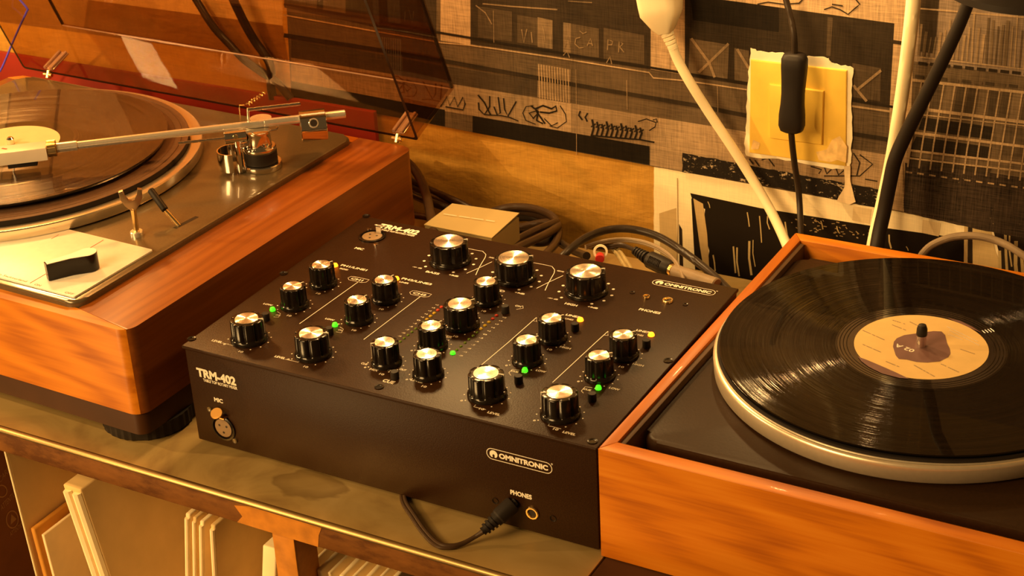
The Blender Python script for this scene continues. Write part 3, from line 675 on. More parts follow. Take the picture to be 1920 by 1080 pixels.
# ---- tonearm
ta = empty('tonearm', on_z(490, 303, ZD), rz=TH); ta.parent = lt; ta.matrix_local = (wmat(lt)).inverted() @ (Matrix.Translation(on_z(490, 303, ZD)))
ta.rotation_euler = (0, 0, -TH); ta.location = wmat(lt).inverted() @ on_z(490, 303, ZD)
def tobj(name, bm, mat, smooth=35): return obj(name, bm, mat, ta, smooth=smooth)
pb = on_z(490, 303, .031); zt = .066
bm = B(); add_lathe(bm, [(0, ZD), (.0185, ZD), (.0190, ZD+.0008), (.0190, ZD+.0050), (.0184, ZD+.0058), (0, ZD+.0058)], c=(pb.x, pb.y, 0), n=48); tobj('arm_base', bm, M['chrome'])
bm = B(); add_lathe(bm, [(0, .0315), (.0150, .0315), (.0155, .032), (.0155, .0428), (.0150, .0432), (0, .0432)], c=(pb.x, pb.y, 0), n=48); tobj('collar', bm, M['black_matte'])
bm = B(); add_lathe(bm, [(0, .0434), (.0150, .0434), (.0153, .0440), (.0153, .0462), (.0146, .0470), (.0118, .0472), (.0115, .0480), (.0115, .0595), (.0118, .060), (.0118, .0622), (.010, .063), (0, .063)], c=(pb.x, pb.y, 0), n=48); tobj('arm_pillar', bm, M['chrome'])
T0, T1 = on_z(141, 273, zt), on_z(648, 213, zt+.001); TM = on_z(497, 230.5, zt+.0005); AX = (T1-T0).normalized()
AS = Vector((0, 0, 1)).cross(AX).normalized()
bm = B(); cyl_between(bm, T0-AX*.002, TM, .0036, bev=.0003); cyl_between(bm, TM-AX*.001, T1, .0039, bev=.0006); tobj('arm_tube', bm, M['alu'])
S0 = T0-AX*.0165
bm = B(); cyl_between(bm, S0, T0+AX*.002, .0046, bev=.0004); tobj('arm_sleeve', bm, M['alu'])
bm = B(); add_lathe(bm, [(0, 0), (.0070, 0), (.0075, .0004), (.0075, .0076), (.0070, .008), (0, .008)], n=80, mtx=axis_mtx(S0-AX*.0082, S0), fr=lambda a, r, z: r*(1-.03*(int(round(a/(2*PI)*80)) % 2)))
tobj('locking_ring', bm, M['brass'], 0)
H1 = S0-AX*.0084
hm = Matrix.Translation(H1) @ Matrix(((-AX.x, AS.x, 0, 0), (-AX.y, AS.y, 0, 0), (0, 0, 1, 0), (0, 0, 0, 1)))
bm = B(); hs_ = [(0, -.0085), (0, .0095), (.050, .0100), (.052, .008), (.052, -.0075), (.050, -.0095)]
add_prism(bm, hs_, -.0075, .0045, .0012, 2, mtx=hm)
bmesh.ops.recalc_face_normals(bm, faces=bm.faces)
hsh = tobj('headshell', bm, plain('silver_grey_shell', (.74, .64, .54), .40, .1, var=.03)); hsh['label'] = 'blocky silver-grey headshell'
bm = B(); add_box(bm, (.010, -.0065, -.0125), (.036, .0065, -.0077), .0006, mtx=hm); ct = obj('cartridge', bm, M['black_matte'], hsh)
bm = B(); cyl_between(bm, hm @ Vector((.030, 0, -.0125)), hm @ Vector((.033, 0, -.0178)), .0006, n=8, bev=.0001); obj('stylus', bm, M['chrome'], hsh)
bm = B(); add_strip(bm, [hm @ Vector((.0345, -.001, .0047)), hm @ Vector((.039, .0022, .0047))], .002, (0, 0, 1)); flat_obj('red_mark', bm, M['ink_red'], hsh, (0, 0, 1))
# counterweight
wc = on_z(585.5, 219, zt+.001)
wm = axis_mtx(wc-AX*.0120-Vector((0, 0, .0085)), wc+AX*.0120-Vector((0, 0, .0085)))
bm = B(); add_lathe(bm, [(0, 0), (.0140, 0), (.0146, .0005), (.0146, .0235), (.0140, .024), (0, .024)], n=64, mtx=wm); cwt = tobj('counterweight', bm, M['chrome']); 
vd = (CAM-wc); vd = (vd-AX*vd.dot(AX)).normalized(); sc = wc-Vector((0, 0, .0085)); sd = (vd*.9+Vector((0, 0, .15))).normalized()
bm = B(); cyl_between(bm, sc+sd*.0138, sc+sd*.0151, .0045, n=24, bev=.0002); obj('rim_screw', bm, M['alu'], cwt)
bm = B(); cyl_between(bm, sc+sd*.0150, sc+sd*.0154, .0033, n=20, bev=.0001); obj('screw_hole', bm, M['black_matte'], cwt)
# side weight block, scale rods
def wp(px, py, z): return on_z(px, py, z)
b0, b1 = wp(421, 259, .060), wp(462, 254, .060)
bm = B(); cyl_between(bm, b0, b1, .0058, n=32, bev=.0004); sb_ = tobj('sliding_block', bm, M['chrome'])
mid = (b0+b1)/2; vd = (CAM-mid); vd = (vd-AX*vd.dot(AX)).normalized()
bm = B(); cyl_between(bm, mid+vd*.0050, mid+vd*.0066, .0022, n=20, bev=.0002); obj('block_screw', bm, M['brass'], sb_)
def rod(name, a_, b_, r, grooves=0, mat='chrome'):
    bm = B(); L = (b_-a_).length; pr = [(0, 0), (r, .0003)]
    for i in range(grooves):
        z = L*(.12+.80*i/max(1, grooves)); pr += [(r, z-.0005), (r*.72, z-.0004), (r*.72, z+.0004), (r, z+.0005)]
    pr += [(r, L-.0003), (0, L)]; add_lathe(bm, pr, n=14, mtx=axis_mtx(a_, b_)); return tobj(name, bm, M[mat])
rod('scale_rod', wp(334, 268.5, .060), b0, .0014, 5)
rod('link_rod', b1, wp(519, 243, .060), .0011)
bm = B(); add_tube(bm, [wp(517, 243.5, .060), wp(520, 238, .0605), wp(519, 229, .065)], .0011, n=8, smooth=4); tobj('link_hook', bm, M['chrome'])
rod('scale_rod', wp(464.5, 205.5, .082), wp(563.5, 194.5, .082), .0017, 6)
rod('support_pin', wp(466, 236, .064), wp(464.5, 203, .0835), .0012)
bm = B(); add_tube(bm, [wp(451, 226, .069), wp(449, 200, .083), wp(452, 197, .084), wp(458, 196.5, .0835)], .0005, n=6, smooth=4); tobj('wire_loop', bm, M['brass'])
c0, c1 = wp(463, 197, .085), wp(497, 173, .093); cmx = axis_mtx(c0, c1); L = (c1-c0).length
bm = B(); add_tube(bm, [cmx @ Vector((.0016*math.cos(t_*.55), .0016*math.sin(t_*.55), L*t_/80)) for t_ in range(81)], .00042, n=6, smooth=0); tobj('coil_spring', bm, M['brass'])
bm = B(); add_lathe(bm, [(0, 0), (.0095, 0), (.0100, .0003), (.0100, .0012), (0, .0012)], n=32, mtx=Matrix.Translation(wp(484, 226, .068)+Vector((0, .004, 0)))); tobj('bearing_cap', bm, M['alu'])
# arched lift plate beside the pillar
ac = wp(436, 285, .045); bm = B()
am = Matrix.Translation((ac.x, ac.y, 0)) @ Matrix.Rotation(math.radians(212), 4, 'Z')
oo = [(.0145*math.cos(math.radians(-95+190*i/20)), .0145*math.sin(math.radians(-95+190*i/20))) for i in range(21)]
ii = [(.0132*math.cos(math.radians(95-190*i/20)), .0132*math.sin(math.radians(95-190*i/20))) for i in range(21)]
add_prism(bm, oo+ii, .030, .0475, mtx=am); tobj('lift_cup', bm, M['chrome'])
bm = B(); cyl_between(bm, (ac.x+.006, ac.y+.001, ZD), (ac.x+.006, ac.y+.001, .058), .0034); cyl_between(bm, (ac.x+.006, ac.y+.001, .050), (pb.x-.004, pb.y, .050), .0028); tobj('lift_post', bm, M['chrome'])
bm = B(); add_tube(bm, [ac+Vector((-.010, .006, .006)), ac+Vector((-.002, .010, .015)), ac+Vector((.008, .012, .0165))], .0011, n=8, smooth=6); tobj('lift_wire', bm, M['chrome'])

# arm rest fork and lift lever
r0 = on_z(257, 441, ZD); r1 = on_z(249, 388, .054); 
ar = empty('arm_rest', r0); ar.parent = lt; ar.location = wmat(lt).inverted() @ r0; ar.rotation_euler = (0, 0, -TH)
bm = B(); add_lathe(bm, [(0, ZD), (.0056, ZD), (.0056, ZD+.0035), (.0050, ZD+.0042), (0, ZD+.0042)], c=(r0.x, r0.y, 0), n=28); obj('collar', bm, M['alu'], ar)
bm = B(); cyl_between(bm, r0, r1, .0025); obj('post', bm, M['brass'], ar)
rt = Vector((r1.x, r1.y, .054))
fk = Matrix.Translation(rt) @ Matrix(((AX.x, 0, AX.y, 0), (AX.y, 0, -AX.x, 0), (0, 1, 0, 0), (0, 0, 0, 1)))
fp = [(-.0020, -.003), (.0020, -.003), (.0064, .0025), (.0097, .0100), (.0102, .0180), (.0064, .0190), (.0054, .0125), (.0028, .0078), (0, .0068), (-.0028, .0078), (-.0054, .0125), (-.0064, .0190), (-.0102, .0180), (-.0097, .0100), (-.0064, .0025)]
bm = B(); add_prism(bm, [(x*.95, y*.85) for x, y in fp], -.0022, .0022, .0004, mtx=fk); obj('fork', bm, plain('dark_bronze_fork', (.30, .21, .12), .3, .7), ar)
s0, s1 = on_z(327, 428, ZD+.0001), on_z(370, 406, ZD+.0001); sv = (s1-s0).normalized(); sn = sv.cross(Vector((0, 0, 1)))*.0022
bm = B(); bm.faces.new([bm.verts.new(v) for v in (s0+sn, s1+sn, s1-sn, s0-sn)]); flat_obj('lever_slot', bm, M['black_matte'], lt, (0, 0, 1))
l0, l1, l2 = on_z(337, 424, ZD-.001), on_z(310, 394, .038), on_z(282, 356, .0515)
bm = B(); cyl_between(bm, l0, l1, .0021); lv = obj('lift_lever', bm, M['brass'], lt)
bm = B(); cyl_between(bm, l1, l2, .0031, bev=.0006); obj('lever_grip', bm, M['black_matte'], lv)

# the record on the left platter
rc = LT @ Vector((LC.x, LC.y, zr+.0086))
def record(name, c_, R_, RL_, mat, label, lmat, thick=.0016, dz=0):
    bm = B(); add_lathe(bm, [(0, 0), (R_, 0), (R_+.0003, thick*.5), (R_, thick), (R_-.004, thick), (RL_+.013, thick)], n=160)
    o = obj(name, bm, mat, smooth=30); o.location = c_; tag(o, label, 'record')
    bm = B(); add_lathe(bm, [(RL_+.013, 0), (RL_, -.0001), (0, -.0001)], n=96)
    for k in range(5): pass
    q = obj('run_out', bm, M['runout'], smooth=30); q.parent = o; q.location = (0, 0, thick)
    bm = B(); add_lathe(bm, [(RL_, 0), (RL_, .0002), (.0036, .0002)], n=80); lb = obj('label', bm, lmat, smooth=0); lb.parent = o; lb.location = (0, 0, thick)
    return o, lb
recl, labl = record('vinyl_record', rc, .1452, .0450, M['vinyl_l'], 'brownish vinyl record under the chrome tonearm on the left turntable', M['cream2'], .0024)

# ================================================================== MIXER
MXW, MXD = .3600, .2592
mx = empty('mixer', (MXW/2, MXD/2, ZS), 'black tabletop rotary mixer with silver-capped knobs between the two turntables', 'mixer')
bm = B(); add_box(bm, (.0012, .0008, -.0868), (MXW-.0012, MXD-.001, -.0036), .0010); case = obj('case', bm, M['black_panel'], mx)
bm = B(); add_box(bm, (0, -.0014, -.0030), (MXW, MXD, 0), .0010, 3); obj('top_panel', bm, M['black_panel'], mx)
for x in (.022, MXW-.022):
    for y in (.025, MXD-.025):
        bm = B(); add_lathe(bm, [(0, ZS), (.009, ZS), (.010, ZS+.0035), (0, ZS+.0035)], c=(x, y, 0), n=24); obj('rubber_foot', bm, M['rubber'], mx)
knob_cache = {}
def knob(kind, px, py, ang):
    R_, RS, h, rc_ = dict(eq=(.0165, .0180, .0185, .0123), lev=(.0136, .0147, .0185, .0088), s=(.0108, .0120, .0180, .0072))[kind]
    p_ = on_z(px, py, h+.0006)
    if kind not in knob_cache:
        nf = 8
        def fr(a, r, z):
            if z < .0038 or r < R_*.80: return r
            w_ = max(0, math.cos(nf*a))**2
            return r*(1-.125*w_)
        bm = B()
        add_lathe(bm, [(0, .0002), (RS, .0002), (RS, .0024), (RS-.0007, .0034), (R_*1.0, .0040), (R_*.985, .0050), (R_*.97, h-.0010), (R_*.95, h-.0003), (R_*.91, h), (rc_+.0004, h-.0002), (0, h-.0002)], n=96, fr=fr)
        bmesh.ops.recalc_face_normals(bm, faces=bm.faces)
        a = bpy.data.meshes.new('knob'); [setattr(f, 'smooth', True) for f in bm.faces]; bm.to_mesh(a); bm.free(); a.materials.append(M['black_gloss']); a.set_sharp_from_angle(angle=math.radians(40))
        bm = B(); add_lathe(bm, [(rc_+.0003, -.0006), (rc_+.0003, .0003), (rc_, .0006), (0, .0006)], n=64)
        bmesh.ops.recalc_face_normals(bm, faces=bm.faces)
        b = bpy.data.meshes.new('knob_cap'); [setattr(f, 'smooth', True) for f in bm.faces]; bm.to_mesh(b); bm.free(); b.materials.append(M['spun']); b.set_sharp_from_angle(angle=math.radians(25))
        bm = B(); add_box(bm, (rc_+.0006, -.00035, -.0004), (R_*.95, .00035, .0002)); add_box(bm, (R_*.935, -.00035, -.0125), (R_*.985, .00035, .0001))
        c_ = bpy.data.meshes.new('pointer'); bm.to_mesh(c_); bm.free(); c_.materials.append(M['ink_white'])
        knob_cache[kind] = (a, b, c_)
    a, b, c_ = knob_cache[kind]
    k = bpy.data.objects.new('knob', a); COL.objects.link(k); k.parent = mx; k.location = (p_.x-mx.location.x, p_.y-mx.location.y, 0-mx.location.z); k.rotation_euler = (0, 0, math.radians(ang))
    q = bpy.data.objects.new('knob_cap', b); COL.objects.link(q); q.parent = k; q.location = (0, 0, h)
    q = bpy.data.objects.new('pointer', c_); COL.objects.link(q); q.parent = k; q.location = (0, 0, h)
    return p_.x, p_.y, RS
marks = B(); NZ = (0, 0, 1); ZM = .00012
def dot(x, y, r, n=10, z=ZM):
    marks.faces.new([marks.verts.new((x+r*math.cos(2*PI*i/n), y+r*math.sin(2*PI*i/n), z)) for i in range(n)])
def wtext(s, x0, x1, y, h, bold=.03, z=ZM, bmx=None): add_text(bmx or marks, s, (x0, y, z), (x1, y, z), h, (0, 1, 0), bold)
EQ = [knob('eq', *q) for q in ((841, 451, 38), (963, 482, 38), (1098, 507, 42))]
SM = [knob('s', *q) for q in ((602, 495, 62), (548, 535, 66), (720, 523, 75), (669, 561, 75), (721, 640, 215), (800, 662, 30), (808, 609, 70), (911, 526, 70), (1034, 595, 55), (987, 636, 62), (1168, 626, 55), (1123, 665, 48))]
LV = [knob('lev', *q) for q in ((462, 596, 22), (583, 623, 25), (862, 568, 60), (911, 698, 15), (1049, 734, 205))]
for k, (x, y, r) in enumerate(EQ):
    for i in range(11):
        if i in (): continue
        a = math.radians(232-284*i/10); dot(x+(r+.0040)*math.cos(a), y+(r+.0042)*math.sin(a), .0013)
    wtext(('BASS', 'MID', 'HIGH')[k], x-.0065-(.002 if k == 0 else 0), x+.0045, y-r-.0085, .0030)
    wtext('+9dB', x+.0125, x+.0215, y-r-.0058, .0023); wtext('-\u221e dB', x-.0235, x-.0145, y-r-.0048, .0020, .02)
for k, (x, y, r) in enumerate(SM+LV):
    for i in range(11):
        a = math.radians(230-280*i/10); dot(x+(r+.0022)*math.cos(a), y+(r+.0025)*math.sin(a), .00062, 8)
    wtext('10', x+.0040, x+.0080, y-r-.0052, .0024); wtext('0', x-r*.75-.003, x-r*.75-.0012, y-r*.75-.0045, .0019)
def wl(s, a_, b_, h, bold=.03):
    P0, P1 = on_z(*a_, ZM), on_z(*b_, ZM); wtext(s, P0.x, P1.x, P0.y, h, bold)
def poly(pts, w_, closed=False):
    add_strip(marks, [on_z(a, b, ZM) for a, b in pts], w_, NZ, closed=closed)
wl('PH1/LINE1', (638, 498), (684, 510), .0030); wl('PHONES', (636, 504), (650, 508), .0022)
wl('PH2/LINE3', (752, 523), (805, 537), .0030); wl('LINES', (748, 529), (764, 533), .0022)
x_ = on_z(657, 523, ZM); wtext('CH1', x_.x, x_.x+.0115, x_.y, .0030); x2 = on_z(773, 550, ZM); wtext('CH2', x2.x, x2.x+.0125, x2.y, .0030)
for q in (x_, x2):
    add_strip(marks, [(q.x-.0005, q.y-.0018, ZM), (q.x-.0030, q.y+.0010, ZM), (q.x-.0020, q.y+.0042, ZM), (q.x+.0002, q.y+.0050, ZM), (q.x+.0155, q.y+.0050, ZM), (q.x+.0155, q.y+.0002, ZM), (q.x+.0125, q.y-.0018, ZM)], .00045, NZ, closed=True)
poly([(671, 529), (561.5, 607)], .0006); poly([(788, 556), (682, 636.5)], .0006)
poly([(903, 684), (954, 641), (1006, 595), (1006, 603), (999, 601)], .0006); poly([(1036, 717), (1118, 641), (1140, 621), (1140, 629), (1131, 628)], .0006)
wl('LEVEL', (396, 639), (416, 643), .0026); poly([(417, 643), (440, 648.6), (446, 644)], .0005)
wl('LEVEL', (514, 669), (534, 673), .0026); poly([(535, 673.5), (559, 679), (565, 675)], .0005)
wl('LEVEL', (913, 774), (936, 780), .0026); poly([(892, 759), (888, 762.5), (911, 768)], .0005)
wl('LEVEL', (1054, 811), (1078, 817), .0026); poly([(1031, 794), (1027.5, 798), (1052, 804)], .0005)
wl('LOW', (493, 570), (509, 574), .0022); wl('LOW', (609, 598), (625, 602), .0022); wl('LOW', (1004, 695), (1022, 699), .0025); wl('LOW', (1141, 728), (1160, 733), .0025)
wl('HIGH', (1049, 651), (1068, 656), .0025); wl('HIGH', (1185, 683), (1205, 688), .0025)
poly([(513, 594), (522, 595), (526, 588), (520, 584)], .0004); poly([(630, 622), (640, 624), (644, 617), (637, 613)], .0004); wl('ON', (516, 591), (524, 593), .0020, .02); wl('ON', (633, 619), (641, 621), .0020, .02)
wl('LINE5', (1060, 591), (1085, 597), .0028); wl('LINES', (1059, 598), (1073, 602), .0022, .01); wl('LINE7', (1192, 620), (1215, 626), .0028); wl('LINES', (1192, 628), (1205, 631), .0022, .01)
wl('CUE', (957, 696), (971, 699), .0020); poly([(958, 704), (954, 699), (960, 693), (974, 694)], .0004); wl('CUE', (1093, 730), (1107, 733), .0020); poly([(1094, 737), (1090, 733), (1097, 725), (1111, 727)], .0004)
wl('MIC', (664, 466), (680, 469), .0034); wl('PHONES', (1197, 581), (1236, 590), .0034)
wl('CUE', (716, 715), (737, 720), .0040); wl('CUE', (676, 682), (687, 685), .0024); wl('MIX', (692, 693), (707, 697), .0026); wl('PGM', (719, 693), (731, 696), .0024); wl('OUT', (748, 693), (760, 696), .0024)
wl('LEVEL', (769, 713), (792, 718), .0030)
x, y, r = LV[2]; wtext('MASTER', x-.0120, x+.0045, y-r-.0080, .0030); wtext('MIX', x-.0045, x+.0040, y+r+.0045, .0030)
x, y, r = SM[7]; wtext('LEVEL', x-.0105, x+.0000, y-r-.0070, .0028)
wl('ON', (965, 574), (975, 577), .0026, .02); poly([(968, 580), (981, 578), (980, 573)], .0004)
wl('-20', (1, 1), (1, 1), .001) if False else None
for q in ([(870.5, 464.5), (893, 469), (905, 471), (911, 477), (910, 482), (898, 502), (892, 515.6)], [(922.4, 490.7), (899, 502), (875, 512.4)], [(1000, 492.4), (1024, 497), (1035, 499.5), (1040, 506), (1039, 512), (1028, 531), (1022, 544.5)], [(1056, 516.5), (1030, 528.5), (1006, 540.6)]):
    poly(q, .0006)
wl('300', (916, 483), (925, 485), .0020, .01); wl('4800', (1043, 508), (1056, 511), .0020, .01)
# level meters
P0, P1 = on_z(750.8, 640.9, ZM), on_z(828, 576, ZM); Q0, Q1 = on_z(849, 663, ZM), on_z(931, 592, ZM)
leds = {}
def led(x, y, r, mat, key, hgt=.0011):
    if key not in leds:
        bm = B(); add_lathe(bm, [(r, 0), (r, hgt*.3), (r*.75, hgt*.85), (0, hgt)], n=16); me = bpy.data.meshes.new('indicator_light')
        [setattr(f, 'smooth', True) for f in bm.faces]; bm.to_mesh(me); bm.free(); me.materials.append(mat); leds[key] = me
    o = bpy.data.objects.new('indicator_light', leds[key]); COL.objects.link(o); o.parent = mx; o.location = (x-mx.location.x, y-mx.location.y, .00005-mx.location.z); return o
nums = ('-20', '-15', '-10', '-7', '-5', '-3', '0', '+2', '+4', '+7', '+9', '+12')
for col, (A0, A1) in enumerate(((P0, P1), (Q0, Q1))):
    for i in range(12):
        t_ = i/11; x = A0.x+(A1.x-A0.x)*t_; y = A0.y+(A1.y-A0.y)*t_
        if i == 0 and col == 1: tag(led(x, y, .0021, M['led_g'], 'mg', .0022), 'lit green lamp')
        else:
            k = 'g0' if i < 7 else ('y0' if i < 10 else 'r0')
            led(x, y, .0012 if i < 7 else .0016, M['led_'+k], k)
        if col: wtext(nums[i], x+.0055, x+.0088, y-.0009, .0017, .01)
        else: wtext(nums[i], x-.0070, x-.0040, y+.0012, .0017, .01)
for q in ((628, 497), (743, 522), (1088, 599), (1221, 627)):
    p_ = on_z(*q, .001); tag(led(p_.x, p_.y, .0026, M['led_a'], 'am', .0026), 'lit amber lamp')
for q in ((511, 580), (628, 609), (984, 694), (1122, 727)):
    p_ = on_z(*q, .001); tag(led(p_.x, p_.y, .0023, M['led_g'], 'gr', .0030), 'lit green lamp')
flat_obj('panel_markings', marks, M['ink_white'], mx, NZ)['kind'] = 'stuff'
bm0 = B(); add_lathe(bm0, [(.0032, 0), (.0032, .0055), (.0028, .0062), (0, .0062)], n=24); bme = bpy.data.meshes.new('push_button'); [setattr(f, 'smooth', True) for f in bm0.faces]; bm0.to_mesh(bme); bm0.free(); bme.materials.append(M['black_matte']); bme.set_sharp_from_angle(angle=.6)
for q in ((497.5, 587), (617, 614), (739.5, 696), (947, 573), (972, 704), (1110, 737), (1078, 606), (1212, 637)):
    p_ = on_z(*q, .0062); o = bpy.data.objects.new('push_button', bme); COL.objects.link(o); o.parent = mx; o.location = (p_.x-mx.location.x, p_.y-mx.location.y, -mx.location.z)
# recessed screws
bm0 = B(); add_lathe(bm0, [(.0036, .0001), (.0036, .0004), (.0026, .0001), (.0024, -.0002), (0, -.0002)], n=20)
scm = bpy.data.meshes.new('screw'); bm0.to_mesh(scm); bm0.free(); scm.materials.append(M['black_gloss'])
for q in ((711, 726), (359, 635.6), (1111, 828), (531.7, 513), (687, 405.5), (1253, 676.5)):
    p_ = on_z(*q, 0); o = bpy.data.objects.new('screw', scm); COL.objects.link(o); o.parent = mx; o.location = (p_.x-mx.location.x, p_.y-mx.location.y, .0002-mx.location.z)
# sockets
def xlr(c_, mtx, lm, latch_ang, R_=.0112):
    bm = B(); add_lathe(bm, [(R_, 0), (R_, .0012), (R_-.0016, .0016), (R_-.0020, .0002)], n=40, mtx=mtx)
    o = obj('microphone_socket', bm, M['black_gloss'], mx, origin=c_)
    bm = B(); add_lathe(bm, [(R_-.0032, .0003), (R_-.0032, .0009), (0, .0009)], n=32, mtx=mtx); obj('socket_face', bm, plain('socket_insert', (.24, .16, .09), .4), o)
    for a in (150, 30, 270):
        bm = B(); v = Vector((.0040*math.cos(math.radians(a)), .0040*math.sin(math.radians(a)), .00095)); add_lathe(bm, [(.0010, 0), (.0010, .0001), (0, .0001)], c=v, n=12, mtx=mtx); obj('pin_hole', bm, M['black_matte'], o)
    return o
fm = Matrix(((1, 0, 0, .0293), (0, 0, -1, 0.0008), (0, 1, 0, -.0689), (0, 0, 0, 1)))
x1_ = xlr(Vector((.0293, .0008, -.0689)), fm, None, 0)
lc = on_y(406, 775, -.004)
bm = B(); add_lathe(bm, [(0, -.0005), (.0045, -.0005), (.0048, 0), (.0045, .0005), (0, .0005)], n=28, mtx=Matrix.Translation(lc) @ Matrix.Rotation(math.radians(38), 4, 'X') @ Matrix.Scale(1.15, 4, (1, 0, 0)))
add_box(bm, (lc.x+.002, lc.y, lc.z-.0045), (lc.x+.0065, .001, lc.z-.0035)); obj('release_latch', bm, M['gold'], x1_)
for q in ((393.7, 767), (441, 826)):
    p_ = on_y(*q, .0008); bm = B(); add_lathe(bm, [(.0024, 0), (.0022, .0010), (.0012, .0006), (0, .0006)], n=16, mtx=Matrix(((1, 0, 0, p_.x), (0, 0, -1, p_.y), (0, 1, 0, p_.z), (0, 0, 0, 1)))); obj('screw', bm, M['deck_bronze'], x1_)
p_ = on_z(698, 444, 0); x2_ = xlr(p_, Matrix.Translation(p_), None, 0, .0120)
lc = on_z(713, 423, .006); bm = B(); add_lathe(bm, [(0, -.0005), (.0042, -.0005), (.0045, 0), (.0042, .0005), (0, .0005)], n=24, mtx=Matrix.Translation(lc) @ Matrix.Rotation(math.radians(-25), 4, 'X') @ Matrix.Scale(1.2, 4, (1, 0, 0)))
add_box(bm, (lc.x-.0025, lc.y-.0035, 0.0005), (lc.x+.0025, lc.y-.0028, .0060)); obj('release_latch', bm, M['alu'], x2_)
for q in ((692, 428.5), (705, 457)):
    p_ = on_z(*q, .0005); bm = B(); add_lathe(bm, [(.0024, 0), (.0022, .0008), (0, .0010)], n=16, mtx=Matrix.Translation((p_.x, p_.y, 0))); obj('screw', bm, M['chrome'], x2_)
def jack(mtx, r, org, mat='brass'):
    bm = B(); add_lathe(bm, [(r, 0), (r, .0010), (r*.9, .0018), (r*.72, .0018), (r*.62, .0006), (r*.62, .0002)], n=28, mtx=mtx); o = obj('headphone_socket', bm, M[mat], mx, origin=org)
    bm = B(); add_lathe(bm, [(r*.62, .0004), (0, .0004)], n=20, mtx=mtx); obj('socket_hole', bm, M['black_matte'], o); return o
for q, r in (((1212, 558), .0030), ((1252, 565), .0045)):
    p_ = on_z(*q, 0); jack(Matrix.Translation(p_), r, p_)
p_ = on_y(999, 961, .0008); jack(Matrix(((1, 0, 0, p_.x), (0, 0, -1, p_.y), (0, 1, 0, p_.z), (0, 0, 0, 1))), .0052, p_)
for q in ((1185.6, 549), (1285, 571.5)):
    p_ = on_z(*q, 0); o = bpy.data.objects.new('screw', scm); COL.objects.link(o); o.parent = mx; o.location = (p_.x-mx.location.x, p_.y-mx.location.y, .0001-mx.location.z); o.scale = (.6, .6, 1)
for q in ((929, 939), (1037, 972)):
    p_ = on_y(*q, 0.0007); o = bpy.data.objects.new('screw', scm); COL.objects.link(o); o.parent = mx; o.location = p_-mx.location; o.rotation_euler = (PI/2, 0, 0); o.scale = (.7, .7, 1)
# lettering and badges: front and top
fy = .0008-.00015
def face_text(name, items, org, ux, uy):
    """items in a local frame (origin org, axes ux, uy)"""
    bm = B()
    for it in items: it(bm)
    return flat_obj(name, bm, M['ink_white'], mx)
UX, UZ = Vector((1, 0, 0)), Vector((0, 0, 1)); UYv = Vector((0, 1, 0))
def logo(org, u, v, wd, nrm):
    """maker's badge: outlined pill, round mark with a drop cut out, word"""
    bm = B(); h = wd*.170
    F = lambda x, y: Vector(org)+u*x+v*y
    o1 = rrect(0, 0, wd, h, h*.499, 8); add_strip(bm, [F(*p) for p in o1], wd*.010, nrm, closed=True)
    cx, cy, R_ = h*.62, h*.50, h*.36
    ring = []
    for i in range(33):
        a = math.radians(-60+300*i/32); ring.append(F(cx+R_*math.cos(a), cy+R_*math.sin(a)))
    inn = [F(cx+R_*.30*math.cos(math.radians(-50+280*i/32)), cy-R_*.42+R_*.42*math.sin(math.radians(-50+280*i/32))) for i in range(33)]
    vs = [bm.verts.new(p) for p in ring]; wv = [bm.verts.new(p) for p in inn]
    for i in range(32): bm.faces.new((vs[i], vs[i+1], wv[i+1], wv[i]))
    add_text(bm, 'OMNITRONIC', F(h*1.12, h*.28), F(wd-h*.34, h*.28), h*.46, v, .045)
    add_strip(bm, [F(wd+h*.02+.0006*math.cos(t_), h*.98+.0006*math.sin(t_)) for t_ in [k*PI/3 for k in range(6)]], .0003, nrm, closed=True)
    return bm
a, b = on_y(912, 855, fy), on_y(1034, 884, fy)
flat_obj('maker_badge', logo((.2709, fy, -.0322), UX, UZ, .0525, (0, -1, 0)), M['ink_white'], mx, (0, -1, 0))
p_ = on_z(1221, 531, ZM); flat_obj('maker_badge', logo((p_.x, p_.y-.001, ZM), UX, UYv, .0540, NZ), M['ink_white'], mx, NZ)
bm = B(); a, b = on_y(367, 692, fy), on_y(443, 722, fy)
add_text(bm, 'TRM-402', (a.x+.0005, fy, b.z-.0004), (b.x, fy, b.z-.0004), .0072, UZ, .05)
add_text(bm, 'TABLE TOP ROTARY MIXER', (a.x+.006, fy, b.z-.0042), (b.x+.0005, fy, b.z-.0042), .0025, UZ, .03)
flat_obj('model_lettering', bm, M['ink_white'], mx, (0, -1, 0)); bm = B()
a = on_y(402, 752, fy); add_text(bm, 'MIC', (a.x, fy, a.z), (a.x+.0085, fy, a.z), .0036, UZ, .04)
flat_obj('socket_lettering', bm, M['ink_white'], mx, (0, -1, 0)); bm = B()
a = on_y(957, 926, fy); add_text(bm, 'PHONES', (a.x, fy, a.z), (a.x+.0175, fy, a.z), .0038, UZ, .04)
flat_obj('socket_lettering', bm, M['ink_white'], mx, (0, -1, 0))
bm = B(); a, b = on_z(716, 426, ZM), on_z(781, 440, ZM); a0 = on_z(708, 427, ZM)
add_text(bm, 'TRM-402', (a0.x-.001, b.y, ZM), (b.x, b.y, ZM), .0078, UYv, .05); flat_obj('model_lettering', bm, M['ink_white'], mx, NZ); bm = B(); add_text(bm, 'TABLE TOP ROTARY MIXER', (a0.x+.005, b.y-.0042, ZM), (b.x, b.y-.0042, ZM), .0026, UYv, .03)
flat_obj('panel_lettering', bm, M['ink_white'], mx, NZ)

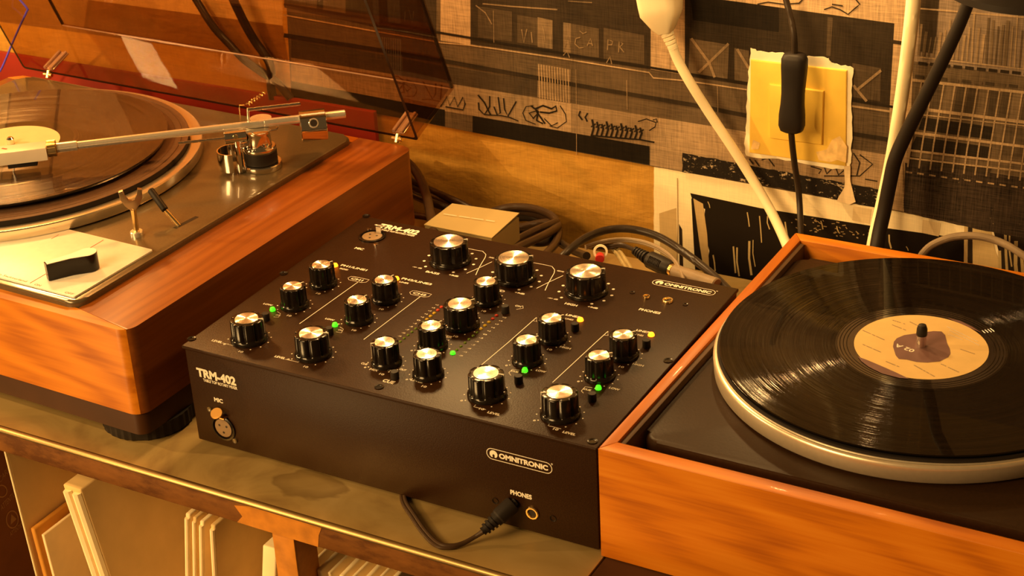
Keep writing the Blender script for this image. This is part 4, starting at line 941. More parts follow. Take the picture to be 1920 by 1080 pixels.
# headphone plug in the front
hp = empty('headphone_plug', on_y(966, 941, 0), 'black headphone plug with ribbed boot and twin cord in the mixer front', 'plug')
A = on_y(967, 940, .0004); Z_ = on_z(905, 997, -.0795); ax = (Z_-A).normalized(); L = (Z_-A).length
pr = [(0, 0), (.0030, 0), (.0030, .002), (.0060, .0025), (.0064, .004), (.0064, L*.50), (.0056, L*.54)]
for i in range(4):
    z = L*(.56+.10*i); r = .0056-.0004*i; pr += [(r, z), (r, z+L*.055), (r-.0014, z+L*.06), (r-.0014, z+L*.095)]
pr += [(.0034, L), (0, L)]
bm = B(); add_lathe(bm, pr, n=28, mtx=axis_mtx(A, Z_)); obj('plug_body', bm, M['black_matte'], hp)
for s_ in (-1, 1):
    off = Vector((0, 0, .0016))*s_ + Vector((.0008, .0008, 0))*s_
    pth = [Z_-ax*.002+off] + [on_z(px, py, zz)+off*Vector((1, 1, .4)) for px, py, zz in ((893, 1005, -.0835), (868, 1019, -.0872), (845, 1025, -.0878), (820, 1021, -.0878), (796, 998, -.0878), (775, 968, -.0878), (757, 938, -.0878), (757, 905, -.0878))]
    bm = B(); add_tube(bm, pth, .0016, n=10); obj('cord', bm, M['cable_brown'], hp)

# ================================================================== RIGHT TURNTABLE
rt_ = empty('turntable', (.36, 0, ZS), 'right record player with teak frame, black deck and silver-rimmed platter', 'turntable')
fx0, fx1, fyb = .3606, .82, .3745; wl_, wf = .0088, .0125
sk = .005
bm = B(); add_prism(bm, [(fx0, 0), (fx1, 0), (fx1-wl_, wf), (fx0+wl_, wf)], ZS+.0005, 0, .0005); obj('front_board', bm, M['teak_x'], rt_)
bm = B(); add_prism(bm, [(fx0, .0001), (fx0+wl_, wf+.0001), (fx0+wl_+sk, fyb-wf), (fx0+sk, fyb)], ZS+.0005, 0, .0005); obj('side_board', bm, M['teak_y'], rt_)
bm = B(); add_prism(bm, [(fx0+sk+.0002, fyb), (fx0+sk+wl_+.0002, fyb-wf), (fx1-wl_, fyb-wf), (fx1, fyb)], ZS+.0005, 0, .0005); obj('back_board', bm, M['teak_x'], rt_)
bm = B(); add_prism(bm, [(fx1, .0001), (fx1, fyb), (fx1-wl_, fyb-wf), (fx1-wl_, wf)], ZS+.0005, 0, .0005); obj('side_board', bm, M['teak_y'], rt_)
bm = B(); add_prism(bm, [(fx0+wl_+.0002, wf+.001), (fx0+wl_+.0046, wf+.0022), (fx0+wl_+.0046+sk, fyb-wf-.002), (fx0+wl_+sk+.0002, fyb-wf-.001)], ZS+.02, -.0022, .0006); obj('liner', bm, M['groove_dark'], rt_)
bm = B(); add_box(bm, (fx0+.012, wf+.001, ZS+.012), (fx1-.012, fyb-wf-.001, ZS+.018)); obj('floor_panel', bm, M['black_matte'], rt_)
zdk = -.0075
bm = B(); add_prism(bm, rrect(.3765, .0330, .80, .3475, .013, 8), -.030, zdk, .0045, 4); obj('deck_plate', bm, M['deck_black'], rt_, smooth=50)
RCx, RCy = .5248, .2000; zp = .0080
bm = B(); add_lathe(bm, [(0, -.0060), (.1485, -.0060), (.1496, -.0050), (.1503, zp-.003), (.1500, zp-.0012), (.1488, zp-.0002), (.1470, zp), (.1462, zp+.0010), (.1450, zp+.0012), (0, zp+.0012)], c=(RCx, RCy, 0), n=192)
pl = obj('platter', bm, M['alu_matt'], rt_, origin=(RCx, RCy, -.006), smooth=45)
bm = B(); add_lathe(bm, [(0, zp+.0013), (.1472, zp+.0013), (.1475, zp+.0020), (.1470, zp+.0030), (.1455, zp+.0032), (.1450, zp+.0026), (.050, zp+.0026), (0, zp+.0026)], c=(RCx, RCy, 0), n=160); obj('platter_mat', bm, M['rubber'], pl, smooth=45)
bm = B(); add_lathe(bm, [(0, zp+.004), (.0036, zp+.004), (.0036, .0235), (0, .0235)], c=(RCx, RCy, 0), n=24); spn = obj('spindle', bm, M['chrome'], pl)
bm = B(); add_lathe(bm, [(0, .0236), (.0038, .0236), (.0040, .0245), (.0038, .0290), (.0028, .0318), (0, .0328)], c=(RCx, RCy, 0), n=24); tag(obj('spindle_tip', bm, M['black_matte'], spn), 'black rounded tip')
for x in (.39, .78):
    bm = B(); add_box(bm, (x-.01, .16, ZS), (x+.01, .18, ZS+.0006)); bm.free()
rr, rl = record('vinyl_record', Vector((RCx, RCy, zp+.0042)), .1455, .0478, M['vinyl'], 'glossy black vinyl record with cream label on the right turntable', M['cream'], .0020)
# label print
zl = zp+.0042+.0020+.00035
def rz_(px, py, z=zl): return on_z(px, py, z)
bl = [(848, 480), (855, 440), (880, 410), (940, 385), (1010, 375), (1100, 362), (1180, 352), (1245, 355), (1275, 385), (1290, 450), (1312, 495), (1318, 535), (1300, 565), (1230, 600), (1130, 610), (1040, 605), (960, 585), (895, 580), (870, 550)]
bm = B(); bm.faces.new([bm.verts.new(rz_(1480+x/4.364, 540+y/4.364)) for x, y in bl])
sg = [(1480+x/4.364, 540+y/4.364) for x, y in ((560, 560), (640, 590), (740, 632), (860, 685), (980, 742), (900, 735), (760, 700), (650, 645), (590, 600))]
bm.faces.new([bm.verts.new(rz_(*q)) for q in sg])
q_ = [(1480+x/4.364, 540+y/4.364) for x, y in ((1290, 243), (1400, 270), (1500, 318), (1570, 365), (1500, 335), (1400, 290))]
bm.faces.new([bm.verts.new(rz_(*q)) for q in q_]); lp = flat_obj('label_print', bm, M['plum'], rl, NZ)
bm = B()
def ltxt(s, a_, b_, h, bold=.01, z=zl+.0001, flip=False):
    P0, P1 = rz_(*a_, z), rz_(*b_, z); X = (P1-P0).normalized(); up = Vector((0, 0, 1)).cross(X); add_text(bm, s, P0, P1, h, -up if flip else up, bold)
C4 = lambda x, y: (1480+x/4.364, 540+y/4.364)
ltxt('02 A', C4(1032, 508), C4(880, 455), .0046, .02)
flat_obj('label_number', bm, M['ink_white'], rl, NZ)
bm = B()
for i, (a_, b_, s) in enumerate(((C4(845, 262), C4(950, 295), 'side a'), (C4(840, 300), C4(955, 345), 'written by'), (C4(985, 275), C4(1060, 312), 'mixed'), (C4(600, 345), C4(780, 425), 'produced and arranged'), (C4(600, 460), C4(750, 525), 'all tracks recorded'), (C4(790, 600), C4(900, 645), 'mastered at'), (C4(1020, 630), C4(1190, 725), 'published by the label'), (C4(1240, 620), C4(1390, 690), 'all rights'), (C4(1400, 500), C4(1520, 540), 'reserved'))):
    a1, b1 = rz_(*a_), rz_(*b_); d_ = (b1-a1); k = len(s)
    for j in range(k):          # rows of unreadable small type: broken dashes
        if s[j] == ' ': continue
        add_strip(bm, [a1+d_*(j/k), a1+d_*((j+.7)/k)], .0009, NZ)
flat_obj('label_small_type', bm, M['ink_grey'], rl, NZ)['kind'] = 'stuff'
bm = B()
for (a_, b_) in ((C4(1290, 315), C4(1545, 440)), (C4(1310, 345), C4(1555, 470)), (C4(1300, 378), C4(1420, 425))):
    a1, b1 = rz_(*a_), rz_(*b_); d_ = b1-a1
    for j in range(22): add_strip(bm, [a1+d_*(j/22), a1+d_*((j+.65)/22)], .0008, NZ)
flat_obj('label_white_type', bm, M['ink_white'], rl, NZ)
# run-out rings
bm = B()
for r in (.0530, .0555, .0580, .0602):
    add_lathe(bm, [(r-.0003, 0), (r, .00025), (r+.0003, 0)], n=96)
q = obj('groove_rings', bm, M['vinyl']); q.parent = rr; q.location = (0, 0, .0020)

# ================================================================== CABLES AND THINGS ON THE WALL
def cable(name, label, pts, r, mat, cat='cable', n=12, group=None, smooth=8):
    bm = B(); add_tube(bm, pts, r, n=n, smooth=smooth); o = obj(name, bm, M[mat]); tag(o, label, cat, group); return o
Yp = on_y
cable('power_cable', 'thick dark cable coming down between the left plinth and the grey box', [Yp(745, 290, .455), Yp(772, 312, .445), Yp(790, 340, .425), Yp(801, 372, .395), Yp(807, 402, .355), Yp(813, 432, .310), Yp(817, 470, .285)], .0046, 'cable_brown')
cable('black_cable', 'upper dark cable lying behind the grey box beside the walnut plinth', [Yp(740, 318, .455), Yp(775, 342, .450), Yp(810, 358, .450), Yp(850, 375, .450), Yp(885, 392, .450), Yp(930, 420, .450)], .0036, 'cable_brown', group=None)
cable('black_cable', 'lowest dark cable of those leaving the walnut plinth behind the grey box', [Yp(740, 352, .440), Yp(775, 366, .435), Yp(810, 380, .430), Yp(840, 392, .43), Yp(880, 415, .43)], .0040, 'cable_black')
cable('black_cable', 'thin dark cable in the middle of those behind the grey box', [Yp(735, 330, .452), Yp(775, 352, .446), Yp(805, 366, .445), Yp(835, 380, .448), Yp(870, 400, .45)], .0028, 'cable_brown')
cable('red_brown_cable', 'dark red cable low beside the walnut plinth corner', [Yp(735, 390, .40), Yp(775, 403, .395), Yp(805, 409, .39), Yp(840, 425, .39)], .0032, 'darkbase')
co = []
loops = [(905, 405, .44), (935, 393, .452), (965, 388, .456), (1000, 391, .456), (1030, 402, .45), (1042, 414, .44), (1035, 420, .425), (1005, 432, .40), (975, 447, .375), (950, 462, .35), (930, 480, .33),
         (945, 478, .31), (975, 462, .34), (1010, 446, .375), (1036, 432, .41), (1046, 422, .435), (1030, 410, .452), (990, 399, .462), (955, 398, .462), (930, 405, .455), (945, 425, .44), (980, 425, .44), (1015, 418, .445), (1040, 418, .444), (1047, 436, .425), (1040, 458, .39), (1022, 478, .35), (1000, 500, .32)]
cable('coiled_cable', 'coil of brownish dark cable between the grey box and the mixer back edge', [Yp(*q) for q in loops], .0040, 'cable_brown', smooth=7)
cable('coiled_cable', 'second coil of black cable half hidden behind the brownish coil', [Yp(*q) for q in ((915, 425, .455), (950, 412, .46), (990, 408, .46), (1025, 418, .455), (1040, 440, .43), (1020, 455, .40), (985, 452, .40), (960, 440, .43), (985, 432, .45), (1020, 436, .44), (1050, 455, .41), (1075, 470, .38), (1100, 480, .35))], .0038, 'cable_black')
cable('arched_cable', 'thick black cable arching over the mixer back edge to the teak frame', [Yp(1045, 490, .285), Yp(1066, 470, .30), (Yp(1098, 446, .33)), Yp(1140, 431, .36), Yp(1185, 430, .37), Yp(1235, 444, .37), Yp(1285, 475, .355), Yp(1335, 514, .335), Yp(1372, 550, .31)], .0036, 'cable_black')
for s_, l_ in ((0, 'outer grey strand of the twin lead under the arching cable'), (3.4, 'inner grey strand of the twin lead under the arching cable')):
    cable('twin_lead', l_, [Yp(1098, 462+s_, .33), Yp(1130, 452+s_, .345), Yp(1170, 448+s_, .36), Yp(1210, 454+s_, .36), Yp(1245, 470+s_, .35), Yp(1270, 495+s_*.6, .335), Yp(1286, 535, .31)], .0016, 'cable_grey', n=8)
for s_, l_ in ((0, 'brown thin lead running into the black plug boot'), (5, 'second brown thin lead below, running into the black plug boot')):
    cable('thin_lead', l_, [Yp(1110, 458+s_, .34), Yp(1140, 460+s_, .35), Yp(1165, 458+s_*.7, .352), Yp(1190, 468+s_*.2, .352)], .0016, 'cable_brown', n=8)
# plug with ribbed boot and grey adapter sleeve
A, Bq = Yp(1189, 469, .352), Yp(1215, 485, .345)
jp = empty('jack_plug', A, 'black moulded plug with ribbed boot in a grey sleeve behind the mixer', 'plug')
C_ = Yp(1258, 505, .335); L = (Bq-A).length
pr = [(0, 0), (.0030, 0)]
for i in range(5): z = L*(.05+.18*i); pr += [(.0040+.0004*i, z), (.0040+.0004*i, z+L*.10), (.0030+.0003*i, z+L*.11), (.0030+.0003*i, z+L*.17)]
pr += [(.006, L), (0, L)]
bm = B(); add_lathe(bm, pr, n=24, mtx=axis_mtx(A, Bq)); obj('strain_relief', bm, M['black_matte'], jp)
L2 = (C_-Bq).length; mm_ = axis_mtx(Bq, C_)
bm = B(); add_lathe(bm, [(0, 0), (.0055, 0), (.0078, .003), (.0080, L2*.6), (.0070, L2-.002), (.0060, L2), (0, L2)], n=28, mtx=mm_); bd = obj('plug_body', bm, M['black_matte'], jp)
cdir = (CAM-Bq); axx = (C_-Bq).normalized(); cdir = (cdir-axx*cdir.dot(axx)).normalized(); sdv = axx.cross(cdir)
bm = B()
for i in range(9): 
    p0 = Bq+axx*(L2*(.25+.055*i))+cdir*.0078; add_tube(bm, [p0-sdv*.0032, p0+sdv*.0032], .0005, n=6, smooth=0)
obj('grip_ribs', bm, M['black_gloss'], bd)
D_ = Yp(1264, 508, .333); E_ = Yp(1345, 535, .315)
bm = B(); cyl_between(bm, C_, D_+(D_-C_)*.1, .0056, bev=.0004); tag(obj('ferrule', bm, M['brass'], jp), 'bright metal ring')
bm = B(); cyl_between(bm, D_, E_, .0062, bev=.001); tag(obj('adapter_sleeve', bm, M['cable_grey'], jp), 'grey cylindrical sleeve')
# phono plug
p_ = Yp(1126, 472, .325); ph = empty('phono_plug', p_, 'small red and white phono plug behind the tallest right mixer knob', 'plug')
bm = B(); add_lathe(bm, [(.0045, 0), (.0062, 0), (.0066, .002), (.0062, .004), (.0045, .004)], n=28, mtx=axis_mtx(p_, p_+Vector((.35, -.7, .35)))); obj('white_collar', bm, M['white_plastic'], ph)
bm = B(); cyl_between(bm, p_+Vector((.001, -.003, -.003)), p_+Vector((.004, -.010, -.002)), .0040); tag(obj('red_plug', bm, M['redplastic'], ph), 'red plug tip')
for s_, l_ in ((0, 'left pale strand of the flat lead behind the mixer edge'), (9, 'right pale strand of the flat lead behind the mixer edge')):
    cable('pale_lead', l_, [Yp(1143+s_, 460, .36), Yp(1158+s_, 478, .345), Yp(1172+s_, 500, .33), Yp(1180+s_, 520, .31)], .0018, 'card', n=8)
cable('grey_cable', 'pale grey-brown cable arching behind the right turntable', [Yp(1715, 505, .43), Yp(1730, 476, .44), Yp(1752, 457, .447), Yp(1790, 444, .452), Yp(1835, 443, .455), Yp(1878, 455, .455), Yp(1915, 476, .45), Yp(1960, 510, .44)], .0033, 'cable_grey')

# grey board box on the cables
zb1 = -.024
c1, c2, c3, c4 = on_z(795, 421, zb1), on_z(922, 447, zb1), on_z(974, 405, zb1), on_z(848, 384, zb1)
bx = empty('small_box', ((c1+c3)/2).to_3d()*1, 'small flat grey-beige board box lying on the cables behind the mixer', 'box')
bx.location.z = zb1-.026
bm = B(); lo = [Vector((v.x, v.y, zb1-.024)) for v in (c1, c2, c3, c4)]
ctr = (c1+c2+c3+c4)/4
add_prism(bm, [(ctr.x+(v.x-ctr.x)*.985, ctr.y+(v.y-ctr.y)*.985) for v in lo], zb1-.024, zb1-.0012); obj('tray', bm, M['card'], bx, smooth=0)
bm = B(); tl = [(v.x, v.y) for v in (c1, c2, c3, c4)]
lid_pts = tl; vs = [bm.verts.new((x, y, zb1+dz)) for (x, y), dz in zip(lid_pts, (.0, .0005, .0032, .0015))]; vb = [bm.verts.new((x, y, zb1-.0010+dz)) for (x, y), dz in zip(lid_pts, (.0, .0005, .0032, .0015))]
bm.faces.new(vs); bm.faces.new(list(reversed(vb)))
for i in range(4): bm.faces.new((vb[i], vb[(i+1) % 4], vs[(i+1) % 4], vs[i]))
obj('box_lid', bm, M['card'], bx, smooth=0)
bm = B(); a_, b_ = on_z(832, 401, zb1+.0022), on_z(928, 415, zb1+.0032)
add_text(bm, 'HIGH FIDELITY STEREO CARTRIDGE JM100' if False else 'mmmmm mm mmmmmm mmmmm  MM100', a_, b_, .0032, (b_-a_).cross(Vector((0, 0, 1)))*-1, .0) if False else None
d_ = b_-a_
for j in range(46):
    if j in (12, 13, 24, 36, 37): continue
    add_strip(bm, [a_+d_*(j/46), a_+d_*((j+.6)/46)], .0011, NZ)
flat_obj('foil_type', bm, M['ink_white'], bx, NZ)

# light switch in its torn hole
sw = [Yp(*q, WY-.0045) for q in ((1407.5, 111.8), (1588, 132), (1586, 311.6), (1405, 286))]
XW = Matrix(((1, 0, 0, 0), (0, 0, 1, 0), (0, 1, 0, 0), (0, 0, 0, 1)))
def wall_poly(bm, pts, y0, y1, bev=0): add_prism(bm, [(p.x, p.z) for p in pts], -y0, -y1, bev, mtx=Matrix(((1, 0, 0, 0), (0, 0, -1, 0), (0, 1, 0, 0), (0, 0, 0, 1))))
lsw = empty('light_switch', (sw[0]+sw[2])/2, 'yellowed square light switch behind the black cord switch', 'light switch')
bm = B(); wall_poly(bm, [sw[3], sw[2], sw[1], sw[0]], WY-.0006, WY-.0055, .0012); fr_ = obj('frame', bm, M['yellowed'], lsw)
rk = [Yp(*q, WY-.0060) for q in ((1443.5, 156.5), (1545, 170), (1542, 270), (1444, 257.5))]
bm = B(); wall_poly(bm, [rk[3], rk[2], rk[1], rk[0]], WY-.0056, WY-.0085, .0008); obj('rocker', bm, M['yellowed'], lsw)
# torn rim
outl = [(1408, 90), (1420, 95), (1440, 99), (1460, 98), (1480, 103), (1500, 104), (1515, 106), (1530, 107), (1545, 106), (1553, 110), (1558, 118), (1575, 122), (1590, 124), (1600, 129), (1598, 150), (1597, 180), (1597, 220), (1598, 250), (1596, 280), (1596, 305), (1592, 316), (1570, 317), (1540, 313), (1500, 305), (1460, 298), (1420, 297), (1398, 292), (1396, 270), (1399, 240), (1400, 200), (1402, 160), (1405, 120)]
random.seed(3); tp = []
for i, q in enumerate(outl):
    q2 = outl[(i+1) % len(outl)]
    for j in range(3): tp.append((q[0]+(q2[0]-q[0])*j/3+random.uniform(-1.3, 1.3), q[1]+(q2[1]-q[1])*j/3+random.uniform(-1.3, 1.3)))
bm = B(); wall_poly(bm, [Yp(*q, WY-.0030) for q in reversed(tp)], WY-.0024, WY-.0034); o = obj('torn_paper', bm, M['torn'], smooth=0); tag(o, 'ragged pale torn paper margin round the yellowed light switch', 'wall paper')
bm = B(); bl2 = [(1560, 262), (1575, 255), (1588, 275), (1586, 305), (1570, 300), (1556, 304), (1535, 300), (1530, 285), (1550, 280)]
bm.faces.new([bm.verts.new(Yp(*q, WY-.0057)) for q in bl2]); M['stain'] = plain('pale_paint_stain', (.84, .58, .24), .5, var=.15, scale=200)
flat_obj('paint_stain', bm, M['stain'], fr_, (0, -1, 0)); bm = B(); bm.faces.new([bm.verts.new(Yp(*q, WY-.0057)) for q in ((1412, 262), (1425, 268), (1422, 280), (1408, 280))])
flat_obj('paint_stain', bm, M['stain'], fr_, (0, -1, 0))

# white mains cable with moulded connector, hanging on the wall
yc = .455
wc_ = empty('extension_lead', Yp(1240, 40, yc), 'cream mains lead with a moulded connector hanging at the top of the wall', 'cable')
def loft(name, secs, mat, parent, n=20, sq=2.6, smooth=50):
    """secs: (centre, half width, half depth) in the wall frame; superellipse sections along the centre line"""
    bm = B(); rings = []
    for i, (cc, a_, b_) in enumerate(secs):
        d = (secs[min(i+1, len(secs)-1)][0]-secs[max(i-1, 0)][0]).normalized(); yv = Vector((0, 1, 0)); xv = d.cross(yv).normalized(); yv = xv.cross(d)
        ring = []
        for k in range(n):
            t_ = 2*PI*k/n; ct_, st_ = math.cos(t_), math.sin(t_)
            ring.append(bm.verts.new(cc+xv*a_*math.copysign(abs(ct_)**(2/sq), ct_)+yv*b_*math.copysign(abs(st_)**(2/sq), st_)))
        rings.append(ring)
    for a_, b_ in zip(rings, rings[1:]):
        for k in range(n): bm.faces.new((a_[k], a_[(k+1) % n], b_[(k+1) % n], b_[k]))
    bm.faces.new(list(reversed(rings[0]))); bm.faces.new(rings[-1])
    return obj(name, bm, M[mat], parent, smooth=smooth)
loft('connector', [(Yp(1222, -70, yc), .019, .013), (Yp(1232, -30, yc), .0195, .0135), (Yp(1238, 8, yc), .0190, .0135), (Yp(1240, 24, yc), .0182, .013), (Yp(1246, 50, yc), .0105, .009), (Yp(1249, 60, yc), .0068, .0066)], 'white_plastic', wc_, sq=4.5, smooth=35)
a_, b_ = Yp(1250, 60, yc), Yp(1263, 92, yc); L = (b_-a_).length
pr = [(0, 0), (.0062, 0)]
for i in range(4): z = L*(.08+.23*i); pr += [(.0060-.0004*i, z), (.0060-.0004*i, z+L*.13), (.0046, z+L*.14), (.0046, z+L*.21)]
pr += [(.0046, L), (0, L)]
bm = B(); add_lathe(bm, pr, n=24, mtx=axis_mtx(a_, b_)); obj('strain_relief', bm, M['white_plastic'], wc_)
bm = B(); add_tube(bm, [Yp(1260, 86, yc), Yp(1272, 115, yc), Yp(1294, 155, yc), Yp(1330, 212, yc+.003), Yp(1372, 275, yc+.005), Yp(1410, 335, yc+.006), Yp(1445, 395, yc), Yp(1472, 452, .440), Yp(1490, 500, .42)], .0045, n=14); obj('cord', bm, M['cable_white'], wc_)

# black cord with in-line switch
yi = .452
ic = empty('inline_switch', Yp(1486, 172, yi), 'black cord with a waisted in-line switch hanging before the yellowed switch plate', 'switch')
bm = B(); add_tube(bm, [Yp(1466, -40, yi+.01), Yp(1474, 0, yi+.008), Yp(1483, 35, yi+.004), Yp(1489, 70, yi), Yp(1490, 106, yi)], .0028, n=12); obj('cord', bm, M['cable_black'], ic)
bm = B(); add_tube(bm, [Yp(1483, 240, yi), Yp(1486, 275, yi), Yp(1491, 315, yi+.004), Yp(1497, 355, yi+.006), Yp(1500, 395, yi), Yp(1502, 450, .435)], .0028, n=12); obj('cord', bm, M['cable_black'], ic)
loft('switch_body', [(Yp(*q, yi), a_, b_) for q, a_, b_ in (((1490, 99), .006, .004), ((1490, 102), .0095, .0065), ((1490, 110), .0112, .0078), ((1489.5, 125), .0113, .0080), ((1488.5, 150), .0105, .0078), ((1487, 175), .0099, .0075), ((1486, 195), .0102, .0078), ((1485, 215), .0113, .008), ((1484.5, 235), .0115, .0078), ((1484.5, 244), .0100, .0065), ((1484.5, 248), .006, .004))], 'black_matte', ic, sq=3.2)
bm = B(); add_box(bm, tuple(Yp(1488, 200, yi-.0085)-Vector((.005, 0, .009))), tuple(Yp(1488, 200, yi-.0072)+Vector((.005, 0, .009))), .0004); bm.free()

cable('white_hose', 'thick cream cable running down the wall behind the black arm', [Yp(1716, -40, .460), Yp(1711, 20, .458), Yp(1703, 90, .456), Yp(1693, 165, .456), Yp(1683, 230, .456), Yp(1671, 300, .458), Yp(1654, 380, .455), Yp(1640, 440, .445), Yp(1628, 500, .43)], lambda t: .0064-.0012*t, 'cable_white')
# black lamp at the top right
lp_ = empty('lamp', Yp(1815, 10, .40), 'black lamp with a wide dark shade and slanting black stem at the top right corner', 'lamp')
bm = B(); add_tube(bm, [Yp(1822, -12, .405), Yp(1797, 50, .41), Yp(1762, 125, .418), Yp(1727, 195, .425), Yp(1697, 255, .43), Yp(1678, 300, .43), Yp(1668, 345, .43), Yp(1658, 395, .428), Yp(1648, 440, .422), Yp(1640, 490, .41)], lambda t: .0050+.0012*min(1, t*2), n=16); obj('stem', bm, M['black_matte'], lp_)
sc_ = Yp(1935, -30, .36)
bm = B(); add_lathe(bm, [(.0, .03), (.030, .028), (.050, .016), (.063, .001), (.063, -.004), (.060, -.005), (.058, 0), (.046, .014), (0, .024)], n=64, mtx=Matrix.Translation(sc_)); obj('shade', bm, M['black_matte'], lp_)
bm = B(); cyl_between(bm, Yp(1822, -12, .405), sc_+Vector((0, 0, .02)), .005); obj('bracket', bm, M['black_matte'], lp_)

# left: cables behind the lid, blue cord, red board
cable('hanging_cable', 'left of two black cables hanging behind the open smoked lid', [Yp(350, -30, .468), Yp(371, 5, .467), Yp(400, 50, .466), Yp(432, 85, .468), Yp(458, 112, .470), Yp(490, 135, .471), Yp(520, 155, .471), Yp(545, 185, .471)], lambda t: .0040+.0006*t, 'cable_black')
cable('hanging_cable', 'right of two black cables hanging behind the open smoked lid', [Yp(420, -40, .466), Yp(440, 5, .466), Yp(462, 50, .468), Yp(480, 80, .470), Yp(500, 108, .471), Yp(508, 130, .471), Yp(508, 160, .471), Yp(512, 185, .471)], lambda t: .0048, 'cable_black')
cable('blue_cord', 'thin blue cord bent at the top left corner', [Yp(28, -12, .40), Yp(36, -2, .40), Yp(51, 16, .402), Yp(50, 22, .404), Yp(36, 52, .410), Yp(22, 84, .416), Yp(8, 118, .42), Yp(0, 134, .42)], .0011, 'blue', n=8, smooth=4)
ra, rb = Yp(-40, 97, .470), Yp(690, 196, .470); zr1 = (Yp(0, 103, .470).z + Yp(458, 164, .470).z)/2
bm = B(); add_box(bm, (-.80, .468, ZS-.06), (Yp(705, 240, .47).x, .474, zr1), .0005); o = obj('red_board', bm, M['red']); tag(o, 'red painted board standing along the wall behind the left turntable', 'board')

# ================================================================== RECORD SLEEVES UNDER THE SHELF
def sleeve(name, label, cat, top, bot, wpx, mat, y=-.035, depth=.30, spine=None, group=None, dx=0.0, n=1):
    """upright leaning sleeve: front edge from pixel top to pixel bot, wpx thick to the right"""
    a_, b_ = on_y(*top, y), on_y(*bot, y); a2 = on_y(top[0]+wpx, top[1]+wpx*.25, y); th = max(.0012, (a2-a_).x)
    dn = (b_-a_).normalized(); Lz = .315; T = a_; Bo = a_+dn*Lz; dv = Vector((dx, depth, 0))
    o = empty(name, Bo+dv/2, label, cat, group)
    X = Vector((th, 0, 0))
    bm = B(); v = [bm.verts.new(p) for p in (T, T+X, T+X+dv, T+dv, Bo, Bo+X, Bo+X+dv, Bo+dv)]
    for q in ((0, 1, 2, 3), (7, 6, 5, 4), (0, 4, 5, 1), (1, 5, 6, 2), (2, 6, 7, 3), (3, 7, 4, 0)): bm.faces.new([v[i] for i in q])
    bmesh.ops.bevel(bm, geom=bm.edges[:], offset=min(.0015, th*.3), segments=3, profile=.5, affect='EDGES')
    obj('jacket', bm, M[mat], o)
    if spine:
        for k in range(spine):
            x = th*(k+.5)/spine
            bm = B(); add_tube(bm, [T+Vector((x, -.0006, 0))+dn*.004, Bo+Vector((x, -.0006, 0))], th*.42/spine, n=8, smooth=0); obj('folded_edge', bm, M['sleeve_w'], o)
    return o
ctn = sleeve('carton', 'dark brown carton with printed care symbols at the far left under the shelf', 'box', (-150, 830), (-90, 1060), 60, 'carton', y=-.045)
# symbols on the carton's right face
ca = on_y(-150, 830, -.045); cb = on_y(-90, 1060, -.045); cth = (on_y(-90, 845, -.045)-ca).x; cdn = (cb-ca).normalized()
bm = B()
def onc(px, py):
    n_ = Vector((cdn.z, 0, -cdn.x)); n_ = n_ if n_.x > 0 else -n_; q0_ = ca+Vector((cth, 0, 0))+n_*.0004; v = ray(px, py); return CAM+v*((q0_-CAM).dot(n_)/v.dot(n_)), n_
pc, nC = onc(23, 974)
rg = [onc(23+11*math.cos(t_)*1.0, 974+16*math.sin(t_))[0] for t_ in [k*PI/12 for k in range(24)]]
add_strip(bm, rg, .0011, nC, closed=True)
bm.faces.new([bm.verts.new(onc(*q)[0]) for q in ((20, 984), (21, 964), (31, 973))])
rg = [onc(3+10*math.cos(t_), 921+11*math.sin(t_))[0] for t_ in [k*PI/12 for k in range(24)]]; add_strip(bm, rg, .0011, nC, closed=True)
uc = (onc(24, 930)[0]-onc(22, 955)[0])
add_text(bm, 'ATTENTION', onc(3, 958)[0], onc(34, 925)[0], .006, (onc(0, 930)[0]-onc(6, 955)[0]), .0)
add_text(bm, 'ATTENTION', onc(20, 1006)[0], onc(46, 984)[0], .0045, (onc(0, 930)[0]-onc(6, 955)[0]), .0)
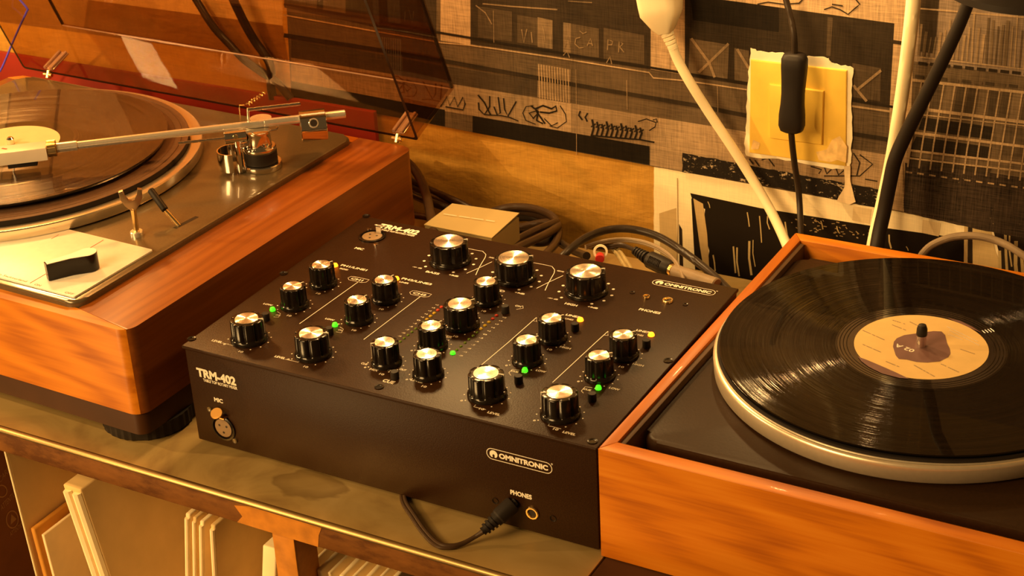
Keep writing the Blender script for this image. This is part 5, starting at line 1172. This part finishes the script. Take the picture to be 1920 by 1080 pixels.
add_text(bm, 'CARE', onc(0, 906)[0], onc(18, 884)[0], .006, (onc(0, 930)[0]-onc(6, 955)[0]), .0)
me = bpy.data.meshes.new('care_symbols'); bm.to_mesh(me); bm.free(); link('care_symbols', me, plain('faded_beige_print', (.36, .20, .10), .7), ctn)

sleeve('record_sleeve', 'tall plain beige sleeve leaning against the dark brown carton', 'record sleeve', (6, 835), (66, 1070), 4, 'sleeve', y=-.040, spine=1)
sleeve('record_sleeve', 'orange card sleeve lower than the plain beige one beside it', 'record sleeve', (56, 990), (80, 1080), 8, 'sleeve_o', y=-.038)
s4 = sleeve('record_sleeve', 'white sleeve with faint small print in front of the orange one', 'record sleeve', (77, 1002), (100, 1090), 5, 'sleeve_w', y=-.036)
sleeve('record_sleeve', 'thick bundle of cream sleeves with pale spines under the left walnut corner', 'record sleeve', (117, 908), (176, 1080), 34, 'sleeve', y=-.036, spine=2)
gp = 'thin sleeves left of the orange post'
for i, (x, w_, m_) in enumerate(((347, 9, 'sleeve_w'), (361, 7, 'sleeve'), (374, 8, 'sleeve_w'), (394, 9, 'sleeve'))):
    sleeve('record_sleeve', ('cream sleeve, leftmost of four thin ones left of the orange post', 'ochre sleeve, second of four thin ones left of the orange post', 'cream sleeve, third of four thin ones left of the orange post', 'ochre sleeve nearest the post of four thin ones, wide side showing')[i],
           'record sleeve', (x, 962+i*7), (x+(2 if i < 3 else 6), 1090), w_, m_, y=-.034, depth=.30 if i < 3 else .12, spine=1, group=gp)
sleeve('record_sleeve', 'pale rounded sleeve directly behind the orange post', 'record sleeve', (492, 1022), (490, 1090), 26, 'sleeve_w', y=-.030, depth=.10)
gp = 'white sleeves right of the orange post'
words = ('nearest the post', 'second from the post', 'third from the post', 'fourth from the post', 'fifth from the post', 'sixth from the post', 'seventh from the post', 'farthest from the post')
for i in range(8):
    sleeve('record_sleeve', 'white paper sleeve in the row right of the orange post, ' + words[i] , 'record sleeve', (572+i*21, 1063+i*5), (585+i*21, 1120+i*5), 8 if i % 2 else 5, 'sleeve_w', y=-.024, depth=.28, group=gp, dx=-.006*(i % 2))
